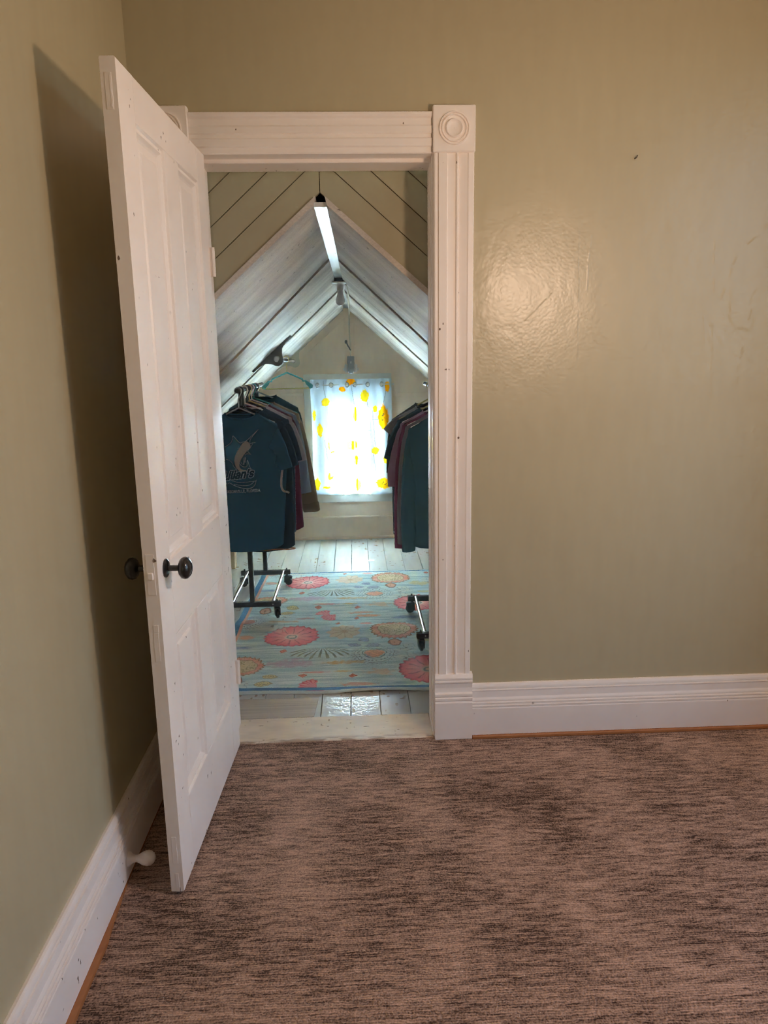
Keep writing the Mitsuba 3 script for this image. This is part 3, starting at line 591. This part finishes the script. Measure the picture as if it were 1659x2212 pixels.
    c = mix(c, C3(.40, .30, .18), (smoothstep(.75, .95, dr.cos(a*9+.5*r))*smoothstep(.95, .85, q)*.45))
    # fern fans
    for cx, cy, L in ((-.185, .885, .165),):
        dx, dy = x-cx+.006*(noise(x*30, y*30, 2.0)-.5), y-cy; bend = .9*dr.abs(dx)/L
        dy2 = dy+bend*dr.abs(dx)*.55
        r = dr.sqrt(dx*dx+dy2*dy2); a = dr.atan2(dy2, dx)
        inside = smoothstep(L, L*.9, r*(1+.25*noise(a*5, 1.0)))*smoothstep(.008, .02, r)*smoothstep(.35, .15, a)*1.0
        wid = dr.cos(a*21+2*r/L); leaf = smoothstep(.15, .6, wid)
        m = inside*leaf
        c = mix(c, mix(C3(.05, .085, .07), C3(.26, .33, .22), noise(r*60, a*9, 2.0)), m*.92)
    # blue and olive leaves
    for cx, cy, rx, ry, an, col in ((.025, .985, .030, .036, .5, (.17, .25, .36)), (-.025, .915, .038, .020, -.25, (.22, .30, .40)), (.068, .905, .042, .026, .15, (.24, .32, .40)), (-.395, .560, .042, .030, -.3, (.40, .36, .16)), (-.415, .478, .046, .026, .1, (.44, .38, .17)), (-.60, 1.38-.93+.93, .03, .02, .2, (.20, .28, .38)), (-.63, 1.33, .04, .022, .2, (.22, .30, .40))):
        ca, sa = math.cos(an), math.sin(an); dx = ((X-cx)*ca+(Y-cy)*sa)/rx; dy = (-(X-cx)*sa+(Y-cy)*ca)/ry
        r = dx*dx+dr.abs(dy); e = 1-smoothstep(.9, 1.0, r)
        col_ = mix(C3(*col), C3(*col)*2.0, smoothstep(.2, .7, dr.cos((dx*9+dr.abs(dy)*4)*2.2)))
        c = mix(c, col_, e*.8); c = mix(c, ink, (1-smoothstep(.03, .09, dr.abs(r-.95)))*.5+e*(1-smoothstep(.03, .08, dr.abs(dy)))*.5)
    # little rust diamonds
    for cx, cy, R in ((-.369, .843, .022), (-.245, .560, .022), (-.02, .548, .020), (-.12, 1.21, .018), (.42, 1.2, .02), (-.02, 1.30, .016)):
        d = (dr.abs(X-cx)*.8+dr.abs(Y-cy)*.6)/(R*.8)
        c = mix(c, C3(.50, .16, .11), 1-smoothstep(.85, 1.0, d)); c = mix(c, C3(.72, .52, .40), (1-smoothstep(.05, .12, dr.abs(d-.5)))*.7)
    # line drawn sprigs
    for cx, cy, R in ((.253, .862, .055), (.237, .735, .05), (-.44, 1.16, .06), (-.52, .47, .05), (-.42, 1.33, .045), (.43, 1.05, .06)):
        dx, dy, r = el(cx, cy, R, R*1.2); a = dr.atan2(dy, dx)
        f = dr.abs(noise(X*46+cx*99, Y*38, 5.0)-.5)
        c = mix(c, C3(.16, .20, .17), (1-smoothstep(.02, .05, f))*(1-smoothstep(.8, 1.0, r))*.8)
        c = mix(c, C3(.78, .80, .68), smoothstep(.12, .2, f)*(1-smoothstep(.7, 1.0, r))*.35)
    # borders
    eu = dr.minimum(u, 1e3); ev = dr.minimum(v, RV-v)
    blue = C3(.055, .17, .30)*(.8+.4*noise(x*60, y*200, 3.0))
    c = mix(c, C3(.70, .38, .26), smoothstep(.066, .063, u)*smoothstep(.046, .048, u)*.85)
    c = mix(c, blue, dr.maximum(smoothstep(.050, .047, u)*smoothstep(.016, .018, u), smoothstep(.047, .044, ev)*smoothstep(.022, .024, ev)))
    c = mix(c, C3(.52, .60, .60), dr.maximum(smoothstep(.015, .012, u), smoothstep(.022, .019, ev)))
    return c*(.92+.16*gr)
scene['m_rug'] = bumped(lambda p, n, uv: .0012*noise(p.x*380, p.y*330, 1.0), pr(proc(rug_color), .75, specular=.3), 1.0)
def rug_pos(U, V):
    x = RO[0]+U*EU[0]+V*EV[0]; y = RO[1]+U*EU[1]+V*EV[1]
    w = .017*(meshkit.fbm(np.stack([x*1.3+5, y*9, x*0], -1), 2)-.35)+.007*np.sin(y*17+1.4*np.sin(x*3)+.8)*np.exp(-((y-.9)/.6)**2)
    e = np.minimum(np.minimum(V, RV-V)/.05, 1)
    z = .0045+np.maximum(w, 0)*np.clip(e+.35, 0, 1)+.006*np.exp(-(V/.03)**2)*(.5+.5*np.sin(x*13+1.0))*(np.sin(x*5)>-.4)
    y = y+.006*np.exp(-(V/.05)**2)*np.sin(x*11)+.007*np.exp(-((RV-V)/.05)**2)*np.sin(x*9+2)*np.exp(-((x+.35)/.25)**2)
    return np.stack([x, y, z], -1)
us, vs = np.linspace(0, RU, 150), np.linspace(0, RV, 260)
top_ = grid(us, vs, rug_pos)
n0 = len(top_.vertices)
uvv = np.stack(np.meshgrid(us, vs, indexing='ij'), -1).reshape(-1, 2)
low = top_.vertices.copy(); low[:, 2] -= .0045
idx = np.arange(n0).reshape(len(us), len(vs)); loop = np.r_[idx[:, 0], idx[-1, 1:], idx[-2::-1, -1], idx[0, -2:0:-1]]
sf = []
for a, b in zip(loop, np.roll(loop, -1)): sf += [[a, a+n0, b+n0], [a, b+n0, b]]
rug = trimesh.Trimesh(np.vstack([top_.vertices, low]), np.vstack([top_.faces, top_.faces[:, ::-1]+n0, sf]), process=False)
add('rug', rug, 'm_rug', smooth=True, uv=np.vstack([uvv, uvv]), label='pale aqua rug with red and tan flowers and a dark blue border', cat='rug')

# ---------------------------------------------------------------- clothes racks
def rack(name, cx, ya, yb_, rail, label, casters):
    tag(name, label, cat='clothes rack')
    W = .155
    for y in (ya, yb_):
        k = add(name+'__base_bar', box(cx-W, cx+W, y-.013, y+.013, .078, .106, .002), 'm_black')
        add(name+'__upright', box(cx-.0125, cx+.0125, y-.0125, y+.0125, .106, rail[2]-.010, .002), 'm_black')
        for sx in (-1, 1):
            add(k+'__bolt', tube([(cx+sx*.112, y-.0145, .092), (cx+sx*.112, y-.012, .092)], .004, 10), 'm_steel', smooth=30)
    for sx in (-1, 1):
        add(name+'__floor_rod', tube([(cx+sx*.112, ya+.013, .098), (cx+sx*.112, yb_-.013, .098)], .0095, 14), 'm_chrome', smooth=30)
    add(name+'__rail', tube([(rail[0], rail[3], rail[2]), (rail[0], rail[4], rail[2])], .0125, 16), 'm_black', smooth=30)
    for (sx, y, an) in casters:
        x = cx+sx*(W-.022); z0 = float(rug_z(x, y))
        ca, sa = math.cos(an), math.sin(an)
        ox, oy = .010*ca, .010*sa
        r = .024
        wheel = lathe([(.0001, -.010), (r*.7, -.010), (r, -.006), (r, .006), (r*.7, .010), (.0001, .010)], (-sa, ca, 0), (x+ox, y+oy, z0+r+.0005), 24)
        fork = [box(-.02, .022, s*.0135-.002, s*.0135+.002, r*.75, r*2+.012, .001) for s in (-1, 1)]+[box(-.02, .022, -.0155, .0155, r*2+.006, r*2+.014, .003)]
        fk = cat_(*fork); fk.apply_transform(trimesh.transformations.rotation_matrix(an, (0, 0, 1))); fk.apply_translation((x+ox*.6, y+oy*.6, z0))
        stem = tube([(x, y, z0+r*2+.010), (x, y, .106), (x, y, .118)], [.006, .0055, .0042], 10)
        k = add(name+'__caster', fk, 'm_rubber', smooth=30); add(k+'__stem', stem, 'm_black', smooth=30)
        add(k+'__wheel', wheel, 'm_rubber', smooth=30)
def rug_z(x, y):
    V = np.array((y-RO[1]))/1.0; U = np.array(x-RO[0]-V*EV[0])
    return rug_pos(U, V)[..., 2] if U > 0 and V < RV else 0.0
RLX, RRX, RZL = -.574, .418, 1.262
rack('clothes_rack', -.583, 1.335, 1.945, (RLX, 0, RZL, 1.155, 2.15), 'black wheeled clothes rack on the left side of the rug', [(1, 1.335, -1.35), (-1, 1.335, -1.9), (1, 1.945, -.35), (-1, 1.945, 2.6)])
rack('clothes_rack_001', .432, .800, 1.358, (RRX, 0, RZL, .55, 1.75), 'black wheeled clothes rack half hidden by the right door jamb', [(-1, .800, -1.5), (1, .800, -1.2), (-1, 1.358, 3.3), (1, 1.358, .3)])

# ---------------------------------------------------------------- garments
def cloth(color, speck=0.15):
    c = mi.ScalarColor3f(*color)
    return {'type': 'twosided', 'bsdf': {'type': 'principled', 'base_color': rgb(*color), 'roughness': .85, 'sheen': .35, 'specular': .25}}
class Garment:
    def __init__(s, cx, y, z0, sh=.19, drop=.062, chest=.215, hem=.205, L=.71, depth=.030, seed=0, collar=.078, dip=.030, fold=.010, yaw=0.0):
        s.__dict__.update(cx=cx, y=y, z0=z0, sh=sh, drop=drop, chest=chest, hem=hem, L=L, depth=depth, collar=collar, dip=dip, fold=fold, yaw=yaw)
        r = np.random.default_rng(seed); s.ph = r.random(6)*6.28; s.k = 16+9*r.random(3)
    def a(s, d):      # half width at depth d below the collar
        return np.interp(d, [0, s.drop, s.drop+.05, .24, s.L], [s.collar, s.sh, s.sh+.008, s.chest, s.hem])
    def b(s, d): return s.depth*np.interp(d, [0, s.drop, .25, s.L], [.8, .75, 1.0, 1.0])
    def wave(s, x, d):
        A = s.fold*np.interp(d, [0, .12, s.L], [0, .25, 1.0])
        return A*(np.sin(s.k[0]*x+s.ph[0]+1.5*d)+.6*np.sin(s.k[1]*1.7*x+s.ph[1]-d)+.3*np.sin(s.k[2]*3*x+s.ph[2]+3*d))*.6
    def front(s, x, d):
        q = np.clip(1-(x/s.a(d))**2, 0, 1)
        return s.y-s.b(d)*q**.35+s.wave(x, d)
    def body(s):
        n, ds = 72, np.r_[np.linspace(0, s.drop, 7), np.linspace(s.drop+.012, s.L, 46)]
        th = np.arange(n)*2*np.pi/n; D, TH = np.meshgrid(ds, th, indexing='ij')
        A = s.a(D); X = A*np.cos(TH); sn = np.sin(TH)
        Y = s.b(D)*np.sign(sn)*np.abs(sn)**.7+s.wave(X, D)
        cd = np.exp(-(D/.035)**2)
        Z = -D-s.dip*np.clip(-sn, 0, 1)*cd-.010*np.clip(sn, 0, 1)*cd+.006*np.sin(X*14+s.ph[3])*np.clip(D/s.L, 0, 1)**4
        hemd = np.clip((D-s.L*.75)/(s.L*.25), 0, 1); Z += hemd*.022*(np.abs(np.cos(TH))**6)
        v = np.stack([s.cx+X, s.y+Y, s.z0+Z], -1).reshape(-1, 3); f = []
        i, j = np.meshgrid(np.arange(len(ds)-1), np.arange(n), indexing='ij'); j2 = (j+1) % n
        q = np.stack([i*n+j, i*n+j2, (i+1)*n+j2, (i+1)*n+j], -1).reshape(-1, 4)
        return trimesh.Trimesh(v, np.vstack([q[:, [0, 2, 1]], q[:, [0, 3, 2]]]), process=False)
    def sleeve(s, side, pts, w0=.085, w1=.070, t1=.024):
        """pts: the outer edge (dx, dz) from the shoulder to the cuff; the sleeve grows out of the body's side"""
        P = np.array([(s.sh*.60, -s.drop*.62-.006), (s.sh*.93, -s.drop*.93-.002)]+list(pts), float)
        t = np.r_[0, np.cumsum(np.linalg.norm(np.diff(P, axis=0), axis=1))]; t /= t[-1]; tt = np.linspace(0, 1, 30)
        c = np.stack([np.interp(tt, t, P[:, 0]), np.interp(tt, t, P[:, 1])], 1)
        for _ in range(3): c[1:-1] = (c[:-2]+2*c[1:-1]+c[2:])/4
        g = np.gradient(c, axis=0); g /= np.linalg.norm(g, axis=1, keepdims=True); e = np.stack([-g[:, 1], g[:, 0]], 1)
        n = 28; th = np.arange(n)*2*np.pi/n
        W = np.interp(tt, [0, .28, .5, 1], [.030, w0*.75, w0, w1])*.5; TT = np.interp(tt, [0, .25, .6, 1], [.006, .012, t1, t1])
        c = c-e*W[:, None]
        ws = (.0035*np.sin(tt[:, None]*19+s.ph[4]+2*np.cos(th)[None])+.002*np.sin(tt[:, None]*41+s.ph[5]+th[None]))*np.clip(tt*2-.3, 0, 1)[:, None]
        X = c[:, None, 0]+e[:, None, 0]*W[:, None]*np.cos(th)[None]
        Z = c[:, None, 1]+e[:, None, 1]*W[:, None]*np.cos(th)[None]
        sn = np.sin(th)[None]; Y = TT[:, None]*np.sign(sn)*np.abs(sn)**.7+ws+s.wave(X, -Z)*.8
        v = np.stack([s.cx+side*X, s.y+Y, s.z0+Z], -1).reshape(-1, 3)
        i, j = np.meshgrid(np.arange(len(tt)-1), np.arange(n), indexing='ij'); j2 = (j+1) % n
        q = np.stack([i*n+j, i*n+j2, (i+1)*n+j2, (i+1)*n+j], -1).reshape(-1, 4)
        return trimesh.Trimesh(v, np.vstack([q[:, [0, 1, 2]], q[:, [0, 2, 3]]]), process=False)
    def band(s, side, pts, w1):
        P = np.array(pts[-2:], float); d = P[1]-P[0]; d /= np.linalg.norm(d); e = np.array([-d[1], d[0]])
        n = 28; th = np.arange(n)*2*np.pi/n; rows = []
        for f, k in ((-.050, 1.0), (-.047, 1.09), (-.025, 1.12), (.001, 1.09), (.005, 1.0)):
            o = P[1]+d*f-e*w1*.5
            X = o[0]+e[0]*w1*.5*k*np.cos(th); Z = o[1]+e[1]*w1*.5*k*np.cos(th); sn = np.sin(th)
            rows.append(np.stack([s.cx+side*X, s.y+.026*k*np.sign(sn)*np.abs(sn)**.7+s.wave(X, -Z)*.8+.002*np.sin(th*3+f*90), s.z0+Z+.002*np.sin(th*2+f*60)], -1))
        v = np.concatenate(rows); i, j = np.meshgrid(np.arange(len(rows)-1), np.arange(n), indexing='ij'); j2 = (j+1) % n
        q = np.stack([i*n+j, i*n+j2, (i+1)*n+j2, (i+1)*n+j], -1).reshape(-1, 4)
        return trimesh.Trimesh(v, np.vstack([q[:, [0, 1, 2]], q[:, [0, 2, 3]]]), process=False)
    def rim(s, d=None, r=.0035, half=None):
        """a ribbed collar or hem band"""
        th = np.linspace(0, 2*np.pi, 49); sn = np.sin(th); d = 0.0 if d is None else d
        A = s.a(d)*1.0; X = A*np.cos(th); Y = s.b(d)*np.sign(sn)*np.abs(sn)**.7+s.wave(X, d)
        cd = math.exp(-(d/.035)**2); Z = -d-s.dip*np.clip(-sn, 0, 1)*cd-.010*np.clip(sn, 0, 1)*cd
        return tube(np.stack([s.cx+X, s.y+Y, s.z0+Z], -1), r, 8, False)
HC = {}
def hanger(cx, y, z0, sh, drop, mat_, label, rx, group=None):
    zr = RZL+.0125+.0035
    k = 'clothes_hanger'; n = 0
    while k in labels: n += 1; k = f'clothes_hanger_{n:03d}'
    tag(k, label, cat='hanger', group=group)
    add(k+'__hook', hook(rx, y, zr-.0165, z0+.028, .0165, .0032), mat_, smooth=40)
    ap_, l, r = (rx, y, z0+.026), (cx-sh+.01, y, z0-drop+.004), (cx+sh-.01, y, z0-drop+.004)
    add(k+'__frame', cat_(tube([l, ap_, r], .0045, 8), tube([l, (l[0]+.006, y, l[2]-.012), (r[0]-.006, y, r[2]-.012), r], .004, 8)), mat_, smooth=40)
SHORT = [(.165, -.050), (.200, -.13), (.215, -.235)]
def wear(name, color, label, cat, cx, y, sleeves, hang, hlabel, rx, z0=1.152, trim=None, cuff=None, sides=(-1, 1), **kw):
    g = Garment(cx, y, z0, seed=int(abs(y)*1000) % 997+(3 if cx > 0 else 0), **{k: v for k, v in kw.items() if k not in ('w0', 'w1')})
    n, key = 0, name
    while key in scene or key in labels: n += 1; key = f'{name}_{n:03d}'
    bk = 'm_cloth_%02x%02x%02x' % tuple(int(255*c) for c in color)
    if bk not in scene: scene[bk] = cloth(color)
    tag(key, label, cat=cat)
    add(key+'__body', g.body(), bk, smooth=True)
    for sd in sides:
        add(key+'__sleeve', g.sleeve(sd, sleeves, kw.get('w0', .10), kw.get('w1', .085)), bk, smooth=True)
        if cuff is not None:
            add(key+'__cuff', g.band(sd, sleeves, kw.get('w1', .085)), cuff, smooth=True)
    if trim is not None:
        add(key+'__collar', g.rim(0, .0042), bk, smooth=True); add(key+'__hem', g.rim(g.L-.004, .003), trim, smooth=True)
    else:
        add(key+'__collar', g.rim(0, .0042), bk, smooth=True)
    hanger(cx, y, z0, g.sh, g.drop, hang, hlabel, rx)
    return g, key
NAVY, INK, LAV, MAROON, SKY, TAN, TEALD = (.022, .058, .095), (.020, .034, .050), (.62, .60, .64), (.085, .018, .036), (.30, .40, .50), (.24, .165, .105), (.016, .034, .046)
scene['m_cloth_cuff'] = cloth((.20, .135, .085)); scene['m_orange_trim'] = cloth((.33, .15, .075)); scene['m_tan_trim'] = cloth((.36, .28, .17)); scene['m_pale_trim'] = cloth((.55, .58, .62))
LX_ = -.566
G1, K1 = wear('t_shirt', NAVY, 'navy t-shirt printed with a leaping sailfish, first on the left rack', 't-shirt', LX_, 1.175, [(.188, -.085), (.218, -.16), (.248, -.276)], 'm_steel', 'grey hanger of the navy sailfish t-shirt', RLX, sh=.178, drop=.055, chest=.222, hem=.185, L=.705, fold=.007)
wear('t_shirt', INK, 'black t-shirt with rust brown edging, second on the left rack', 't-shirt', LX_+.012, 1.252, [(.205, -.095), (.235, -.17), (.262, -.282)], 'm_black', 'black hanger of the t-shirt with rust brown edging', RLX, z0=1.158, sh=.19, drop=.06, chest=.23, hem=.225, L=.735, trim='m_orange_trim')
wear('t_shirt', (.026, .042, .062), 'dark wide sleeved t-shirt, third on the left rack', 't-shirt', LX_+.018, 1.395, [(.215, -.10), (.240, -.17), (.265, -.280)], 'm_white', 'white hanger of the dark wide sleeved t-shirt', RLX, z0=1.162, sh=.20, drop=.065, chest=.225, hem=.215, L=.70)
wear('t_shirt', LAV, 'pale lavender grey t-shirt in the middle of the left rack', 't-shirt', LX_+.022, 1.475, [(.222, -.10), (.252, -.18), (.281, -.295)], 'm_black', 'black hanger of the pale lavender t-shirt', RLX, z0=1.166, sh=.205, drop=.065, chest=.215, hem=.205, L=.68)
wear('blouse', MAROON, 'dark maroon shirt with a long hem on the left rack', 'shirt', LX_+.026, 1.560, [(.212, -.09), (.235, -.17), (.255, -.27)], 'm_yellowplastic', 'yellow hanger of the maroon shirt', RLX, z0=1.166, sh=.20, drop=.065, chest=.222, hem=.238, L=.722)
wear('shirt', SKY, 'light blue shirt with elbow length sleeves on the left rack', 'shirt', LX_+.028, 1.655, [(.224, -.10), (.252, -.24), (.270, -.40), (.281, -.512)], 'm_white', 'white hanger of the light blue shirt', RLX, z0=1.168, sh=.21, drop=.068, chest=.222, hem=.215, L=.69, w0=.11, w1=.10)
wear('jacket', TAN, 'tan jacket with a turned back cuff on the left rack', 'jacket', LX_+.030, 1.750, [(.232, -.10), (.262, -.24), (.292, -.44), (.316, -.64)], 'm_teal', 'teal hanger of the tan jacket', RLX, z0=1.172, sh=.218, drop=.070, chest=.23, hem=.215, L=.66, w0=.12, w1=.092, cuff='m_cloth_cuff', depth=.036)
wear('coat', TEALD, 'dark blue coat with tan edged shoulders, farthest on the left rack', 'coat', LX_+.030, 1.865, [(.218, -.10), (.238, -.22), (.25, -.40)], 'm_steel', 'grey hanger of the dark blue coat', RLX, z0=1.205, sh=.205, drop=.075, chest=.235, hem=.225, L=.70, w0=.12, w1=.10, trim='m_tan_trim', depth=.036)
RX_ = .428
wear('shirt', (.045, .100, .130), 'dark teal long sleeved shirt, nearest on the right rack', 'shirt', RX_-.006, .745, [(.190, -.09), (.210, -.24), (.218, -.44), (.214, -.62)], 'm_white', 'white hanger of the dark teal shirt', RRX, sh=.178, drop=.055, chest=.20, hem=.18, L=.61, w0=.10, w1=.062)
wear('shirt', (.20, .20, .215), 'grey long sleeved shirt behind the dark teal one', 'shirt', RX_-.008, .865, [(.195, -.09), (.216, -.24), (.226, -.44), (.226, -.615)], 'm_white', 'white hanger of the grey shirt', RRX, sh=.182, drop=.056, chest=.20, hem=.19, L=.60, w0=.10, w1=.062)
wear('shirt', (.17, .05, .09), 'maroon long sleeved shirt on the right rack', 'shirt', RX_-.010, .970, [(.200, -.09), (.222, -.24), (.232, -.44), (.231, -.665)], 'm_black', 'black hanger of the maroon shirt', RRX, sh=.188, drop=.060, chest=.20, hem=.20, L=.64, w0=.10, w1=.06)
wear('blouse', (.30, .20, .26), 'mauve blouse with wide elbow sleeves on the right rack', 'blouse', RX_-.012, 1.075, [(.202, -.09), (.232, -.19), (.256, -.30), (.254, -.372)], 'm_white', 'white hanger of the mauve blouse', RRX, sh=.188, drop=.06, chest=.20, hem=.20, L=.55, w0=.10, w1=.098)
wear('t_shirt', (.024, .040, .055), 'black t-shirt behind the mauve blouse', 't-shirt', RX_-.014, 1.18, [(.204, -.09), (.236, -.15), (.259, -.225)], 'm_black', 'black hanger of the black t-shirt', RRX, sh=.19, drop=.06, chest=.215, hem=.215, L=.62, trim='m_pale_trim')
wear('t_shirt', (.040, .070, .090), 'slate blue t-shirt behind the black one', 't-shirt', RX_-.014, 1.27, [(.204, -.09), (.238, -.16), (.262, -.255)], 'm_yellowplastic', 'yellow hanger of the slate t-shirt', RRX, sh=.19, drop=.06, chest=.215, hem=.215, L=.66, trim='m_pale_trim')
wear('t_shirt', (.28, .27, .285), 'grey short sleeved shirt with stiff sleeves on the right rack', 'shirt', RX_-.016, 1.42, [(.205, -.068), (.232, -.092), (.254, -.116)], 'm_black', 'black hanger of the grey short sleeved shirt', RRX, sh=.195, drop=.06, chest=.21, hem=.20, L=.60, w0=.09, w1=.085)
wear('cardigan', (.050, .048, .050), 'dark cardigan, farthest on the right rack', 'cardigan', RX_-.010, 1.50, [(.222, -.11), (.238, -.22), (.244, -.38)], 'm_yellowplastic', 'yellow green hanger of the dark cardigan', RRX, z0=1.165, sh=.21, drop=.085, chest=.215, hem=.21, L=.75, w0=.10, w1=.08)

# print on the first t-shirt: drawn flat in sheet units, scaled to metres on the chest, then laid on the cloth
def P_(X, Y): return (PX[0]+PX[1]*X+PX[2]*Y, PZ[0]+PZ[1]*X+PZ[2]*Y)
PX, PZ = (-.67155, 3.6716e-4, -2.076e-5), (1.25742, -6.84e-6, -3.7121e-4)
def lay(key, shape, bsdf, off):
    """flat shapely shape in (x, z) world metres -> thin print following the cloth of garment G1"""
    geoms = [g for g in getattr(shape, 'geoms', [shape]) if isinstance(g, Polygon) and g.area > 1e-7]
    ms = []
    for g in geoms:
        m = trimesh.creation.extrude_polygon(g, .0004, engine='earcut'); m = m.subdivide_to_size(.012, max_iter=12); ms.append(m)
    m = cat_(*ms); v = m.vertices.copy(); x, z, h = v[:, 0], v[:, 1], v[:, 2]
    y = G1.front(x-G1.cx, G1.z0-z)-off-h
    m = trimesh.Trimesh(np.stack([x, y, z], -1), m.faces[:, ::-1], process=False)
    return add(key, m, bsdf)
scene['m_print'] = cloth((.27, .31, .37)); scene['m_print_tan'] = cloth((.24, .225, .21)); scene['m_print_navy'] = cloth((.012, .030, .050)); scene['m_print_blue'] = cloth((.035, .105, .165))
def line(pts, w):
    return LineString([P_(*q) for q in chaikin(pts)]).buffer(w/2, cap_style=1, join_style=1)
def chaikin(p, k=2, closed=False):
    p = np.array(p, float)
    for _ in range(k):
        q = np.roll(p, -1, 0) if closed else p[1:]
        a = p if closed else p[:-1]
        m = np.stack([a*.75+q*.25, a*.25+q*.75], 1).reshape(-1, 2)
        p = m if closed else np.vstack([p[:1], m[1:-1], p[-1:]])
    return p.tolist()
from shapely import union_all
W1 = .0021
art = [([(100, 727), (165, 690), (200, 645), (203, 577), (222, 585), (300, 678), (335, 662), (385, 652), (430, 610), (550, 494)], .0024), ([(550, 494), (470, 590), (440, 630), (437, 690), (470, 672), (515, 668)], W1), ([(480, 678), (440, 745), (400, 790), (470, 835), (400, 815), (375, 840)], W1),
       ([(118, 893), (165, 905), (200, 940), (225, 1000), (265, 1030)], W1), ([(298, 940), (305, 960), (345, 1000), (402, 1000), (400, 960), (408, 890), (425, 960), (445, 1015), (490, 1055)], W1), ([(350, 880), (352, 985), (368, 940), (375, 835), (382, 940)], W1), ([(318, 930), (340, 965)], W1),
       ([(140, 1232), (158, 1212), (230, 1255), (330, 1290), (410, 1300), (480, 1285), (518, 1240), (528, 1180)], .0028), ([(225, 1235), (310, 1252), (410, 1258), (470, 1235), (500, 1195)], W1), ([(205, 1190), (300, 1215), (420, 1205), (520, 1195)], W1)]
print_key = K1+'__print'
lay(print_key, union_all([line(p, w) for p, w in art]), 'm_print', .0012)
body = Polygon([P_(*q) for q in chaikin([(400, 648), (440, 690), (448, 735), (400, 775), (345, 850), (305, 920), (292, 975), (305, 1015), (345, 1045), (410, 1050), (440, 1062), (350, 1075), (290, 1050), (248, 990), (230, 920), (240, 850), (270, 790), (320, 710), (350, 672)], 2, True)]).buffer(.002).buffer(-.001)
lay(print_key+'__fish', body, 'm_print_tan', .0010)
sail = Polygon([P_(*q) for q in [(106, 735), (165, 700), (205, 650), (208, 590), (296, 690), (315, 712), (265, 790), (232, 870), (222, 960), (180, 905), (120, 885)]])
lay(print_key+'__sail', sail, 'm_print_blue', .0008)
bars = union_all([line([(236+a, 900-b), (268+a, 905-b)], .0011) for a, b in [(k*5, k*22) for k in range(9)]])
lay(print_key+'__stripes', bars, 'm_print', .0016)
def letters(text, h, at, slant=0.0, rot=0.0, bold=False, sx=1.0):
    m = meshkit.text_mesh(text, h, .0004, bold); v, f = m.vertices, m.faces[m.face_normals[:, 2] < -.5]
    c, s_ = math.cos(rot), math.sin(rot); x = v[:, 0]*sx+v[:, 1]*slant; z = v[:, 1]
    q = np.stack([at[0]+c*x-s_*z, at[1]+s_*x+c*z], 1)
    return union_all([Polygon(q[t]).buffer(.00005) for t in f if abs(np.cross(q[t][1]-q[t][0], q[t][2]-q[t][0])) > 1e-10])
name_ = letters("Lilian's", .040, P_(62, 1180), .42, .09, True, .86)
lay(print_key+'__lettering', name_.buffer(.0042).simplify(.0004), 'm_print', .0013)
lay(print_key+'__lettering_fill', name_.buffer(.0016).simplify(.0003), 'm_print_navy', .0018)
lay(print_key+'__town', letters('JACKSONVILLE, FLORIDA', .0145, P_(52, 1362), 0, .02, True, .78).simplify(.0002), 'm_print', .0014)
rope = [(935, 930), (900, 905), (862, 865), (850, 815), (878, 785), (908, 815), (908, 870), (895, 930), (888, 1000), (876, 1100), (868, 1200), (872, 1290), (900, 1345), (968, 1368)]
lay(print_key+'__rope', line(rope, .0105), 'm_print', .0010)
lay(print_key+'__rope_core', line(rope, .0062), 'm_print_tan', .0016)

# block of raw wood on the left, half hidden by the door
add('wooden_block', box(-.985, -.845, 2.36, 2.44, .0005, .165, .003), 'm_wood', label='raw wooden block standing on the planks at the left edge of the doorway', cat='wooden block')
